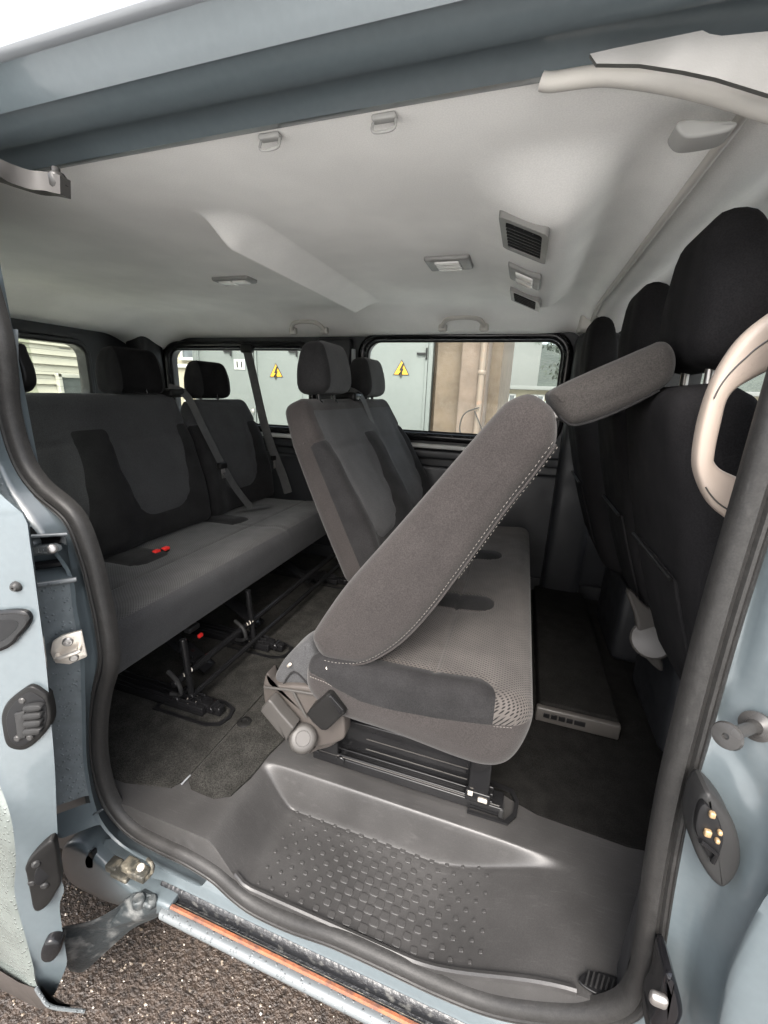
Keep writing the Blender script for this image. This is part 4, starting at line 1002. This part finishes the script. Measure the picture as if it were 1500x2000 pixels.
for k in range(4):
    v0 = 1370+k*15
    edge_plate2('contact_rib', [(60, v0-2), (86+k*1.5, v0-5), (95-k*1.5, v0), (88, v0+6), (62, v0+8)], (74, v0), .007, .017, 'dark_grey_plastic', lpl, bev=2, N=28)
edge_plate2('contact_rail', [(38, 1385), (58, 1380), (60, 1432), (44, 1434)], (48, 1405), .007, .012, 'dark_grey_plastic', lpl, bev=2, N=28, smoothed=False)
for u, v in ((52, 1361), (42, 1434), (66, 1432)):
    p, au, av, nn = edge_frame(u, v)
    build('screw', lathe(p+nn*.006, p+nn*.012, [(0, .006), (.004, .006), (.006, .004)], 12), 'steel_dark', lpl)
cup = edge_plate2('pull_cup', [(-20, 1200), (10, 1190), (40, 1188), (58, 1192), (65, 1204), (60, 1220), (44, 1240), (28, 1258), (0, 1270), (-25, 1275)], (24, 1228), -.002, .010, 'gloss_black', sdoor, bev=9)
edge_plate2('cup_inset', [(-20, 1216), (8, 1206), (36, 1205), (46, 1210), (42, 1222), (26, 1238), (2, 1252), (-22, 1258)], (16, 1228), .0095, .0105, 'rubber_dark', cup, bev=2)
p, au, av, nn = edge_frame(33, 1145)
build('screw', lathe(p-nn*.001, p+nn*.010, [(0, .009), (.003, .009), (.006, .0075), (.009, .005), (.0093, .002), (.007, .002)], 18), 'steel_dark', sdoor)
blk = edge_plate2('lower_latch', [(100, 1636), (108, 1637), (112, 1652), (118, 1690), (121, 1715), (112, 1735), (96, 1760), (78, 1773), (68, 1768), (62, 1740), (54, 1700), (52, 1688), (62, 1668), (82, 1648)], (86, 1704), -.002, .008, 'black_plastic', sdoor, bev=5)
edge_plate2('latch_mouth', [(72, 1690), (96, 1678), (100, 1700), (88, 1712), (78, 1722), (68, 1715)], (84, 1700), .0075, .009, 'rubber_dark', blk, bev=1, N=32)
for u, v in ((70, 1680), (104, 1676), (68, 1712), (88, 1752), (92, 1718)):
    p, au, av, nn = edge_frame(u, v)
    build('boss', lathe(p+nn*.006, p+nn*.013, [(0, .0075), (.004, .0075), (.007, .005)], 12), 'dark_grey_plastic', blk)
bm_ = edge_plate2('rubber_bumper', [(96, 1824), (112, 1820), (126, 1826), (124, 1842), (112, 1858), (98, 1862), (88, 1856), (87, 1842)], (106, 1841), -.002, .018, 'gloss_black', sdoor, bev=6)
# roller arms
ra = [P(u, v, y=y) for u, v, y in [(-60, 322, .50), (-20, 327, .52), (30, 345, .55), (70, 357, .57), (100, 360, .58), (128, 366, .585)]]
ua = build('upper_roller_arm', tube(smooth(ra, 26), .012, 12, flat=(.026, .020, Vector((0, 1, 0)))), 'silver_plastic', sdoor, sharp=50)
build('roller', join(lathe(P(118, 372, y=.585), P(112, 350, y=.585), [(0, .012), (.004, .014), (.018, .014), (.022, .012)], 16), cyl(P(110, 352, y=.585), P(109, 326, y=.585), .006, 10)), 'steel_dark', ua)
md = pxo([(36, 1062), (66, 1050), (72, 1060), (70, 1066), (100, 1063), (111, 1068), (112, 1076), (104, 1082), (78, 1083), (58, 1088), (40, 1086)], .485)
ma = build('middle_roller_arm', extr(md, .495, .480, .003, XZ(), N=56, smoothed=False, nr=2, nm=1), 'white_strip', sdoor, sharp=40)
build('pivot_pin', lathe(P(102, 1072, y=.482), P(102, 1072, y=.472), [(0, .008), (.006, .008), (.008, .006), (.0085, .003)], 14), 'metal', ma)
la = [(118, 1816, .41), (180, 1800, .44), (232, 1772, .475), (262, 1746, .50), (290, 1748, .505), (312, 1770, .505), (302, 1790, .50), (255, 1812, .485), (200, 1860, .45), (162, 1894, .425), (146, 1900, .415), (132, 1892, .41), (122, 1850, .408)]
pa = smooth(at(la), 60, True)
ca = sum(pa, Vector())/60
V = [p+Vector((0, 0, .004)) for p in pa]+[p.lerp(ca, .06)+Vector((.0, -.003, .009)) for p in pa]+[p.lerp(ca, .5)+Vector((0, 0, .006)) for p in pa]+[ca+Vector((0, 0, .006))]+[p-Vector((0, -.006, .012)) for p in pa]
Fs = []
for j in range(2):
    for i in range(60): Fs.append((j*60+i, j*60+(i+1) % 60, (j+1)*60+(i+1) % 60, (j+1)*60+i))
for i in range(60): Fs.append((120+i, 120+(i+1) % 60, 180)); Fs.append((i, (i+1) % 60, 181+(i+1) % 60, 181+i))
lar = build('lower_roller_arm', (V, Fs), 'arm_metal', sdoor, sharp=35)
hk = P(288, 1762, y=.50)
build('roller', join(rbox(hk+Vector((0, 0, .008)), (.05, .03, .02), .008, 2), lathe(hk+Vector((-.01, -.012, .004)), hk+Vector((-.01, -.012, .028)), [(0, .012), (.004, .014), (.02, .014), (.024, .011)], 14), lathe(hk+Vector((.018, .0, .0)), hk+Vector((.018, .0, .026)), [(0, .009), (.004, .01), (.02, .01), (.026, .007)], 12)), 'arm_metal', lar)

# ================================================================== SEATS
def stitches(pts, n, mt='stitch', L=.0042, r=.00055):
    q = smooth(pts, n*2); ms = []
    for i in range(0, len(q)-1, 2):
        d = (q[i+1]-q[i]).normalized()*L/2; c = q[i].lerp(q[i+1], .5)
        ms.append(tube([c-d, c, c+d], r, 5))
    return join(*ms)
def rb_sdf(x, y, cx, cy, hx, hy, r):
    dx = abs(x-cx)-hx+r; dy = abs(y-cy)-hy+r
    return r-(math.hypot(max(dx, 0), max(dy, 0))+min(max(dx, dy), 0))        # > 0 inside

# upright backrest: local x forward, y across, z up from the hinge
def make_back(parent, y0, y1, seats, x_b, z_b, x_t, z_t, thick=.115, top_in=.02, far_taper=0, panel_mt='mesh_back', side_mt='cloth_side', dark_mt='cloth_dark', n=46, lobes=True):
    W = y1-y0; H = math.hypot(x_t-x_b, z_t-z_b); lean = math.atan2(x_t-x_b, z_t-z_b)
    yc = (y0+y1)/2
    m = rbox((0, 0, H/2), (thick, W, H), .04, n)
    loc = []
    def seat_s(y):
        best = min(seats, key=lambda c: abs(y-c)); return y-best
    def dark(y, z):
        s = seat_s(y); half = .235
        panel = rb_sdf(s, z, 0, .47, .160-.035*ss(.62, .15, z/H), .37, .075)
        lobe = max(rb_sdf(s, z, half, .1, .150, .60*H, .10), rb_sdf(s, z, -half, .1, .150, .60*H, .10), .30*H-z)
        return min(lobe, -panel+.0) if True else lobe
    def deform(v):
        t = v.z/H
        k = 1-top_in*2/W*ss(.75, 1, t)
        y = v.y*k
        if far_taper: y = y - far_taper*ss(.55, 1, t)*max(0, v.y/(W/2))
        th = 1-.22*ss(.3, 1, t)
        x = v.x*th
        if v.x > 0:
            s = seat_s(y+yc); a = ss(.10, .22, abs(s))
            x += (.022*a*(1-ss(.62, .8, t)) - .006*(1-a) + .012*math.exp(-((t-.28)/.18)**2))*min(1, v.x/(thick*.3))
            d = dark(y+yc, v.z)
            x -= .006*math.exp(-(d/.006)**2)
            pz = abs(v.z-.70*H)
            if abs(s) < .16: x -= .006*math.exp(-(pz/.006)**2)
        return Vector((x, y, v.z))
    m = xf(m, deform)
    fs = [tuple(f) for f in m[1]]
    front = lambda v: v.x
    # welding first so cuts share edges is not needed: cut local mesh by zone
    def sd(v):
        if v.x < thick*.16: return -1.0*(thick*.16-v.x)-.0005
        return min(dark(v.y+yc, v.z), (v.x-thick*.16)*1.0)
    A, B = split((m[0], fs), sd) if lobes else ((None, None), m)
    def world(mm): return xf(mm, lambda v: (x_b+v.x*math.cos(lean)+v.z*math.sin(lean), yc+v.y, z_b-v.x*math.sin(lean)+v.z*math.cos(lean)))
    # light centre panels separated from the side cloth by the front plane
    def sp2(v): return min(v.x-thick*.26, W/2-.055-abs(v.y), H-.05-v.z)
    C, D = split(B, sp2)
    bk = build('backrest', world(D), side_mt, parent, sharp=60)
    build('centre_panel', world(C), panel_mt, bk, sharp=60)
    if lobes: build('side_bolster', world(A), dark_mt, bk, sharp=60)
    return bk, world
def make_headrest(parent, c, w=.24, h=.17, t=.10, tilt=0, mt='cloth_dark', panel='cloth_front', posts=True, rot=None):
    m = rbox((0, 0, 0), (t, w, h), .036, 10)
    def df(v):
        k = 1-.16*ss(0, h/2, v.z); kx = 1-.25*ss(-.2*h, h/2, v.z)
        return Vector((v.x*kx+.012*(v.z/h), v.y*k, v.z))
    m = xf(m, df)
    def wd(v):
        a = tilt; return (c[0]+v.x*math.cos(a)+v.z*math.sin(a), c[1]+v.y, c[2]-v.x*math.sin(a)+v.z*math.cos(a))
    A, B = split(m, lambda v: min(v.x-t*.22, w*.36-abs(v.y), h*.5-v.z))
    hrst = build('headrest', xf(B, wd), mt, parent, sharp=60)
    if panel: build('face_panel', xf(A, wd), panel, hrst, sharp=60)
    if posts:
        for s in (-.06, .06):
            build('post', join(cyl(wd(Vector((-.005, s, -h/2-.05))), wd(Vector((-.005, s, -h/2+.02))), .006, 10), lathe(wd(Vector((-.005, s, -h/2-.042))), wd(Vector((-.005, s, -h/2-.018))), [(0, .014), (.012, .014), (.02, .010)], 12)), 'gloss_black', hrst)
    return hrst
def make_cushion(parent, prof, y0, y1, seams, bolsters, r=.045, top_mt='mesh_cloth', side_mt='cloth_side', dark_mt='cloth_dark', N=150, nm=110, top_cut=None, xfront=None):
    m = extr(prof, y0, y1, r, XZ(), N=N, nr=8, nm=nm, dome=.006)
    zc = sum(p[1] for p in prof)/len(prof)
    def dk(v):
        d = -1
        for (cx, cy, hx, hy, rr) in bolsters: d = max(d, rb_sdf(v.x, v.y, cx, cy, hx, hy, rr))
        return d
    def df(v):
        v = v.copy()
        if v.z > zc:
            up_ = ss(zc, zc+.05, v.z)
            for kind, val, a, b in seams:
                if kind == 'x' and a < v.y < b: v.z -= .006*math.exp(-((v.x-val)/.006)**2)*up_
                if kind == 'y' and a < v.x < b: v.z -= .006*math.exp(-((v.y-val)/.006)**2)*up_
            d = dk(v)
            v.z += (.012*ss(-.01, .04, d) - .005*math.exp(-(d/.005)**2))*up_
        return v
    m = xf(m, df)
    T, Sd = split(m, top_cut)
    c = build('cushion', Sd, side_mt, parent, sharp=60)
    A, B = split(T, dk)
    build('seat_panel', B, top_mt, c, sharp=60)
    for q in islands(A) if bolsters else []: build('bolster', q, dark_mt, c, sharp=60)
    return c
def belt(parent, pts, tongue=None, w=.045, name='seat_belt', upv=Vector((1, 0, .3))):
    b = build(name, tube(smooth(pts, 40), .01, 8, flat=(w, .0025, upv)), 'belt', parent, sharp=30)
    if tongue is not None:
        p, d = tongue; d = Vector(d).normalized(); x, y, z = frame(p, Vector(p)+d)
        s = Vector((0, 1, 0))
        build('tongue_grip', rbox(p, (.022, .055, .03), .007, 2), 'black_plastic', b)
        build('tongue', rbox(Vector(p)+Vector((.004, 0, -.035)), (.004, .026, .05), .0015, 1), 'metal', b)
    return b
def buckle(parent, c, s=1.0):
    b = build('belt_buckle', rbox(c, (.030*s, .045*s, .05*s), .008, 2), 'black_plastic', parent)
    build('release_button', rbox(Vector(c)+Vector((.006, 0, .022*s)), (.026*s, .034*s, .012), .004, 2), 'red', b)

# ---------------- rear bench
rb_ = thing('rear_bench', 'three-seat dark grey rear bench with red belt buckles on its cushion', 'bench seat', (-1.2, 1.33, 0))
rprof = [(-1.40, .30), (-1.40, .375), (-1.33, .388), (-1.20, .392), (-1.05, .402), (-.965, .412), (-.922, .405), (-.905, .375), (-.915, .31), (-.935, .255), (-.975, .232), (-1.15, .240), (-1.32, .25)]
rc = make_cushion(rb_, rprof, .615, 2.04, [('x', -1.10, .60, 2.1), ('y', 1.50, -1.4, -.9)], [(-1.33, 1.06, .16, .075, .05), (-1.33, 1.56, .16, .06, .05)], r=.05, top_mt='mesh_rear', side_mt='cloth_front', top_cut=lambda v: min(v.z-.362, -.918-v.x+.0+.01*0), nm=120)
stp_ = [(-.918, y, .366) for y in (.66, .9, 1.2, 1.5, 1.8, 2.0)]
build('welt', tube(smooth(stp_, 30), .0022, 6), 'cloth_dark', rc)
make_back(rb_, .60, 1.515, [.835, 1.285], -1.375, .385, -1.475, .945, thick=.12, panel_mt='cloth_front', side_mt='cloth_front')
make_back(rb_, 1.535, 2.035, [1.78], -1.375, .385, -1.475, .925, thick=.12, top_in=.05, panel_mt='cloth_front', side_mt='cloth_front', n=36)
make_headrest(rb_, (-1.47, 1.315, 1.03), w=.25, h=.17, t=.11, tilt=-.10, mt='cloth_dark', panel=None)
make_headrest(rb_, (-1.46, 1.725, 1.015), w=.245, h=.168, t=.10, tilt=-.08, mt='cloth_dark', panel=None)
build('belt_outlet', rbox((-1.46, 1.485, .955), (.10, .085, .035), .014, 2), 'black_plastic', rb_)
belt(rb_, [(-1.45, 1.47, .972), (-1.405, 1.52, .945), (-1.37, 1.57, .80), (-1.335, 1.615, .66), (-1.30, 1.67, .52), (-1.25, 1.72, .408)], ((-1.325, 1.62, .63), (0, .2, -1)))
for (u, v) in ((303, 1076), (321, 1070)):
    buckle(rb_, P(u, v, z=.405)+Vector((-.0, .0, -.018)), .75)
bl = build('belt_lap', tube([(-1.30, 1.66, .40), (-1.22, 1.74, .408), (-1.2, 1.80, .404)], .01, 8, flat=(.045, .002, Vector((0, 0, 1)))), 'belt', rb_)
# undercarriage
def rail(parent, x0, x1, y, w=.055, h=.03):
    a = build('rail', join(rbox(((x0+x1)/2, y, h/2+.006), (x1-x0, w, h), .004, 1), *[rbox(((x0+x1)/2, y+dy, h+.010), (x1-x0-.05, .006, .012), .003, 1) for dy in (-.02, .0, .02)]), 'gloss_black', parent)
    return a
for y in (.872, 1.228, 1.86):
    rr_ = rail(rb_, -1.42, -.83, y)
    cupo = [(-.95, y-.045), (-.80, y-.045), (-.765, y-.03), (-.757, y), (-.765, y+.03), (-.80, y+.045), (-.95, y+.045)]
    build('floor_cup', plate_with_holes([(p[0]+.0, p[1]) for p in [(-1.0, y-.052), (-.80, y-.052), (-.758, y-.035), (-.748, y), (-.758, y+.035), (-.80, y+.052), (-1.0, y+.052)]], [[(-.99, y-.044), (-.805, y-.044), (-.770, y-.03), (-.760, y), (-.770, y+.03), (-.805, y+.044), (-.99, y+.044)]], lambda a, b, c: (a, b, .010+c), -.006), 'rubber_dark', rr_)
    build('latch_block', join(rbox((-.835, y+.004, .022), (.11, .03, .03), .006, 1), cyl((-.81, y-.02, .03), (-.81, y+.02, .03), .012, 10), cyl((-.93, y-.03, .04), (-.93, y+.03, .04), .014, 10)), 'gloss_black', rr_)
for y, x in ((.869, -.886), (1.218, -.905)):
    pz = build('release_pole', join(cyl((x, y, .01), (x-.017, y+.004, .245), .0105, 14), lathe((x, y, .012), (x, y, .03), [(0, .024), (.006, .024), (.010, .016)], 14)), 'gloss_black', rb_)
    build('pole_collar', tube([(x+.019*math.cos(a*.785), y+.019*math.sin(a*.785), .034) for a in range(8)], .003, 6, closed=True), 'zinc', pz)
build('cross_tube', cyl((-.915, .83, .112), (-.915, 2.0, .112), .012, 12), 'gloss_black', rb_)
build('cross_tube', cyl((-.885, .86, .052), (-.885, 2.0, .052), .010, 12), 'gloss_black', rb_)
for y in (.845, 1.165):
    lk = build('latch_hook', tube(smooth([(-.945, y, .14), (-.905, y-.008, .12), (-.895, y-.008, .085), (-.915, y, .065), (-.945, y, .06)], 18), .0065, 8), 'dark_grey_plastic', rb_)
    build('spring', tube([(-.91+.006*math.cos(a), y+.02+.0025*a, .118+.006*math.sin(a)) for a in [k*.6 for k in range(28)]], .002, 5), 'zinc', lk)
for y in (1.0, 1.30, 1.75):
    build('leg_brace', join(tube([(-1.30, y, .24), (-1.02, y, .10), (-.93, y, .05)], .012, 8, flat=(.012, .06, Vector((0, 1, 0)))), tube([(-1.35, y, .03), (-1.10, y, .24)], .012, 8, flat=(.012, .05, Vector((0, 1, 0))))), 'gloss_black', rb_)
build('tool_clip', join(rbox((-1.02, 1.03, .17), (.03, .05, .02), .006, 1)), 'dark_grey_plastic', rb_)
build('release_tab', rbox((-1.0, 1.045, .135), (.012, .02, .014), .004, 1), 'red', rb_)
build('underseat_pan', rbox((-1.18, 1.33, .228), (.40, 1.34, .02), .006, 1), 'black_trim', rb_)

# ---------------- middle bench, nearest backrest tipped forward
mb = thing('middle_bench', 'middle bench seat with its nearest backrest folded forward for access', 'bench seat', (-.2, 1.35, 0))
YS = .757
def sx_(u, v, y=YS): q = P(u, v, y=y); return (q.x, q.z)
mprof = [(-.43, .275), (-.425, .345), (-.36, .368), (-.25, .370), (-.12, .374), (.0, .385), (.05, .388), (.082, .372), (.090, .335), (.078, .27), (.055, .222), (.015, .198), (-.05, .195), (-.20, .212), (-.36, .225)]
def seam_z(x): return lerpk([(-.43, .337), (-.36, .327), (-.33, .312), (-.30, .302), (-.26, .300), (-.2, .302), (-.1, .311), (.0, .325), (.05, .336), (.09, .347)], x)
mc = make_cushion(mb, mprof, YS, 2.06, [('x', -.125, .80, 2.1)], [(-.25, .765, .262, .062, .055), (-.24, 1.19, .22, .05, .045), (-.24, 1.62, .22, .05, .045)], r=.042, top_cut=lambda v: v.z-(seam_z(v.x) if v.y < 1.3 else .338), nm=130, N=170)
# seam and stitching along the top edge
spts = []
for x in [-.40+.01*i for i in range(45)]:
    spts.append(Vector((x, YS+.0035, seam_z(x)+.004)))
build('welt', tube(smooth([(x, YS+.002, seam_z(x)+.001) for x in [-.41+.02*i for i in range(24)]], 60), .0022, 6), 'cloth_side', mc)
build('stitching', stitches([(x, YS-.0012, seam_z(x)-.004) for x in [-.41+.02*i for i in range(24)]], 70), 'stitch', mc)
# folded backrest: side outline in the plane of its near face
FY = .775
fo = [(600, 1255), (606, 1238), (660, 1160), (740, 1068), (830, 965), (910, 872), (968, 806), (990, 785), (1030, 769), (1062, 782), (1085, 806), (1091, 845), (1084, 880), (1050, 925), (1000, 985), (950, 1055), (890, 1140), (840, 1205), (795, 1255), (750, 1290), (708, 1309), (665, 1306), (632, 1298), (612, 1282)]
fo2 = [(P(u, v, y=FY).x, P(u, v, y=FY).z) for u, v in fo]
fb_m = extr(fo2, FY, 1.175, .042, XZ(), N=150, nr=8, nm=30, dome=.006)
fbk = build('folded_backrest', fb_m, 'cloth_side', mb, sharp=60)
fbk['label'] = 'nearest backrest, tipped forward over the cushion'
fs_ = [P(u, v, y=FY+.004) for u, v in [(1086, 868), (1074, 885), (1040, 930), (996, 985), (950, 1048), (893, 1126), (842, 1193), (795, 1244), (752, 1276), (710, 1295), (668, 1296), (640, 1291)]]
build('seam', tube(smooth([p+Vector((.0, -.003, 0)) for p in fs_], 60), .002, 6), 'cloth_side', fbk)
build('stitching', join(stitches([p+Vector((-.006, -.006, .004)) for p in fs_], 80), stitches([p+Vector((.003, .001, -.004)) for p in fs_[:6]], 34)), 'stitch', fbk)
# its headrest, hanging forward
hq = [(1073, 772), (1082, 760), (1130, 735), (1200, 704), (1270, 674), (1298, 664), (1318, 676), (1326, 704), (1318, 738), (1290, 764), (1240, 790), (1190, 812), (1140, 828), (1112, 832), (1092, 816), (1078, 794)]
hq2 = [(P(u, v, y=.865).x, P(u, v, y=.865).z) for u, v in hq]
fhr = build('headrest', extr(hq2, .858, 1.10, .028, XZ(), N=110, nr=7, nm=14, dome=.004), 'cloth_headrest', mb, sharp=60)
build('piping', tube(smooth([P(u, v, y=.872) for u, v in [(1092, 812), (1115, 829), (1145, 826), (1195, 808), (1245, 785), (1288, 762)]], 40), .0025, 6), 'cloth_dark', fhr)
build('face_panel', extr([(x, z) for x, z in [(P(u, v, y=.90).x, P(u, v, y=.90).z) for u, v in [(1080, 770), (1092, 762), (1112, 800), (1108, 822), (1092, 806)]]], .885, 1.07, .006, XZ(), N=40, nr=3, nm=3), 'cloth_dark', fhr)
for y in (.905, 1.035):
    a = P(1078, 815, y=y); b = P(1102, 797, y=y)
    build('post', join(cyl(a, b, .006, 12), lathe(a-(b-a)*.1, b, [(0, .013), (.012, .013), (.016, .008)], 12)), 'metal', fhr)
# hinge side: cloth boot, bracket, lever, buckle
hin = build('hinge_bracket', extr([sx_(u, v, .768) for u, v in [(512, 1338), (520, 1316), (532, 1340), (580, 1342), (640, 1352), (655, 1362), (668, 1400), (672, 1430), (668, 1448), (640, 1458), (610, 1462), (580, 1452), (552, 1428), (528, 1402), (514, 1372)]], .772, .812, .006, XZ(), N=72, nr=4, nm=2), 'taupe_plastic', mb, sharp=50)
build('bracket_rib', join(tube([P(572, 1350, y=.768), P(586, 1378, y=.768), P(598, 1400, y=.768)], .004, 8), tube([P(516, 1342, y=.769), P(560, 1347, y=.768), P(628, 1358, y=.768)], .0035, 8)), 'silver_plastic', hin)
bt = build('cloth_boot', extr([sx_(u, v, .785) for u, v in [(600, 1262), (616, 1292), (638, 1302), (640, 1350), (600, 1352), (535, 1344), (532, 1326), (545, 1300), (566, 1276), (585, 1262)]], .790, .87, .014, XZ(), N=64, nr=4, nm=4, dome=.008), 'cloth_front', mb, sharp=60)
build('boot_fold', tube(smooth([P(548, 1345, y=.784), P(575, 1312, y=.780), P(612, 1350, y=.784)], 16), .0025, 6), 'cloth_dark', bt)
build('bright_pin', join(cyl(P(640, 1305, y=.776), P(641, 1304, y=.766), .0055, 10), cyl(P(563, 1301, y=.783), P(567, 1297, y=.778), .004, 8)), 'zinc', hin)
lv0 = P(592, 1444, y=.772); lv1 = P(592, 1444, y=.722)
LL = (lv1-lv0).length
lev = build('recline_lever', lathe(P(592, 1440, y=.772), lv1, [(0, .034), (.02, .036), (.040, .035), (.047, .031), (.050, .026), (.0502, .0185), (.0490, .0180), (.0490, .0170), (.0505, .0165), (.0505, .010)], 36), 'silver_plastic', mb, sharp=40)
hp_ = [P(u, v, y=.738) for u, v in [(512, 1386), (514, 1378), (520, 1371), (527, 1363), (533, 1367), (552, 1391), (577, 1419), (568, 1432), (562, 1444), (540, 1420)]]
build('handle', extr([(p.x, p.z) for p in hp_], .730, .765, .005, XZ(), N=64, smoothed=False, nr=4, nm=2), 'silver_plastic', lev, sharp=40)
bx = [P(u, v, y=.745) for u, v in [(600, 1392), (606, 1384), (640, 1352), (648, 1353), (672, 1384), (676, 1392), (668, 1398), (640, 1424), (630, 1424), (612, 1408)]]
bkl = build('buckle_box', extr([(p.x, p.z) for p in bx], .738, .775, .006, XZ(), N=64, smoothed=False, nr=4, nm=2), 'black_plastic', hin, sharp=40)
build('buckle_face', extr([(P(u, v, y=.736).x, P(u, v, y=.736).z) for u, v in [(641, 1359), (646, 1357), (672, 1387), (664, 1396)]], .734, .742, .002, XZ(), N=32, smoothed=False, nr=2, nm=1), 'gloss_black', hin)
build('lower_shroud', extr([sx_(u, v, .79) for u, v in [(618, 1420), (648, 1402), (664, 1420), (672, 1432), (664, 1446), (646, 1460), (620, 1468), (600, 1474), (606, 1450)]], .79, .83, .008, XZ(), N=48, nr=4, nm=2), 'taupe_plastic', hin, sharp=50)
# under-frame and floor rails
for y, x0, x1 in ((.853, -.445, .062), (1.35, -.43, .062), (1.95, -.43, .062)):
    r2 = rail(mb, x0, x1, y, w=.05, h=.028)
    if y < 1:
        build('rail_web', rbox(((x0+x1)/2-.03, y+.012, .085), (.40, .012, .10), .004, 1), 'gloss_black', r2)
        build('rail_edge', join(tube([(x0+.02, y-.024, .040), (x1-.01, y-.024, .040)], .0014, 6), tube([(x0+.15, y-.010, .075), (-.03, y-.010, .075)], .0012, 6), tube([(x0+.15, y-.008, .105), (-.03, y-.008, .105)], .0012, 6)), 'silver_plastic', r2)
        build('front_foot', join(rbox((.0, y-.004, .10), (.05, .05, .13), .006, 1), rbox((.0, y-.026, .052), (.06, .012, .03), .004, 1)), 'gloss_black', r2)
        build('foot_clip', join(rbox((-.018, y-.033, .062), (.012, .004, .012), .001, 1), rbox((.012, y-.034, .052), (.022, .006, .010), .002, 1)), 'zinc', r2)
        build('rear_foot', join(rbox((-.40, y, .06), (.06, .05, .08), .006, 1), cyl((-.36, y-.03, .03), (-.36, y+.03, .03), .012, 10)), 'gloss_black', r2)
        build('rail_end', rbox((.058, y-.012, .018), (.012, .03, .03), .004, 1), 'dark_grey_plastic', r2)
        build('floor_cup', plate_with_holes([(-.02, y-.04), (.075, y-.038), (.095, y-.01), (.100, y+.03), (.085, y+.06), (.02, y+.07), (-.02, y+.07)], [[(-.015, y-.033), (.068, y-.031), (.086, y-.005), (.090, y+.028), (.078, y+.052), (.02, y+.06), (-.015, y+.06)]], lambda a, b, c: (a, b, .012+c), -.006), 'rubber_dark', r2)
build('underseat_pan', rbox((-.17, 1.42, .192), (.42, 1.2, .02), .006, 1), 'black_trim', mb)
# double backrest, upright
make_back(mb, 1.145, 2.05, [1.375, 1.83], -.43, .385, -.69, .95, thick=.125, top_in=.03, panel_mt='cloth_front', side_mt='cloth_side')
make_headrest(mb, (-.665, 1.365, 1.055), w=.232, h=.165, t=.12, tilt=-.12, mt='cloth_dark')
make_headrest(mb, (-.675, 1.80, 1.045), w=.245, h=.16, t=.11, tilt=-.12, mt='cloth_dark')
build('belt_outlet', rbox((-.69, 1.62, .965), (.11, .10, .04), .016, 2), 'black_plastic', mb)
belt(mb, [(-.68, 1.62, .99), (-.635, 1.64, .965), (-.595, 1.68, .85), (-.555, 1.74, .72), (-.50, 1.84, .52), (-.45, 1.90, .40)], ((-.492, 1.86, .50), (0, .2, -1)))
# far side belt from the wall to the rear bench
fb2 = belt(van, [(-1.545, 2.165, 1.20), (-1.50, 2.15, 1.05), (-1.43, 2.13, .80), (-1.37, 2.12, .64), (-1.31, 2.12, .50), (-1.27, 2.11, .40)], ((-1.36, 2.115, .60), (0, 0, -1)), w=.05, upv=Vector((.2, -1, 0)))
build('belt_anchor', rbox((-1.55, 2.175, 1.205), (.075, .04, .05), .012, 2), 'black_plastic', fb2)

# ---------------- front seats
def front_seat(name, label, yc, w, xh, hr_=True, xb=.50, grp=None):
    f = thing(name, label, 'car seat', (xb, yc, 0), grp)
    H = .68
    m = rbox((0, 0, 0), (.13, w, H), .055, 12)
    zb = .36
    lean = math.atan2(.20, H)
    def wd(v):
        t = (v.z+H/2)/H
        k = 1-.16*ss(.6, 1, t)
        return (xb-.03+(v.x-.02*math.sin(t*3))-.20*t, yc+v.y*k, zb+(v.z+H/2)*.96)
    build('backrest', xf(m, wd), 'cloth_front_seat', f, sharp=60)
    build('back_seam', tube(smooth([(xb-.245+.0, yc-w*.36, .97), (xb-.215, yc-w*.40, .8), (xb-.17, yc-w*.40, .6)], 20), .003, 6), 'cloth_dark', f)
    build('map_pocket', xf(rbox((-.066, 0, -.12), (.010, w*.62, .24), .004, 4), wd), 'cloth_front_seat', f, sharp=50)
    build('pocket_welt', tube([Vector(wd(Vector((-.076, -w*.31+w*.62*k/12, .0)))) for k in range(13)], .004, 6), 'black_plastic', f)
    m = rbox((0, 0, 0), (.105, min(.28, w*.6), .235), .045, 8)
    hrt = build('headrest', xf(m, lambda v: (xh+v.x*(1-.25*ss(-.02, .12, v.z))-.10*v.z, yc+v.y*(1-.28*ss(-.03, .12, v.z)), 1.155+v.z)), 'cloth_front_seat', f, sharp=60)
    for s in (-.06, .06): build('post', cyl((xh+.005, yc+s, .98), (xh, yc+s, 1.06), .007, 10), 'metal', hrt)
    build('cushion', rbox((xb+.22, yc, .38), (.48, w, .16), .06, 6), 'cloth_front_seat', f, sharp=60)
    build('seat_base', xf(rbox((xb+.18, yc, .16), (.40, w*.9, .32), .03, 2), lambda v: v), 'black_trim', f)
    return f
fp = front_seat('front_passenger_seat', 'front outer passenger seat, the tall black one behind the cream grab handle', .93, .44, .285)
fm = front_seat('front_middle_seat', 'black front middle seat between the driver seat and the outer passenger seat', 1.36, .40, .285)
fd = front_seat('driver_seat', 'black driver seat beside the far side window, smallest headrest of the front row', 1.83, .42, .235, xb=.45)
rcv = build('side_cover', extr([(P(u, v, y=1.17).x, P(u, v, y=1.17).z) for u, v in [(1236, 1158), (1262, 1185), (1284, 1200), (1290, 1260), (1296, 1312), (1270, 1296), (1250, 1262), (1240, 1205), (1225, 1160)]], 1.17, 1.20, .008, XZ(), N=48, nr=3, nm=1), 'beige_dark', fp)
build('recline_knob', lathe(P(1272, 1250, y=1.17), P(1272, 1250, y=1.15), [(0, .05), (.012, .05), (.018, .045)], 24), 'beige_dark', rcv)

print('objects', len(bpy.data.objects))
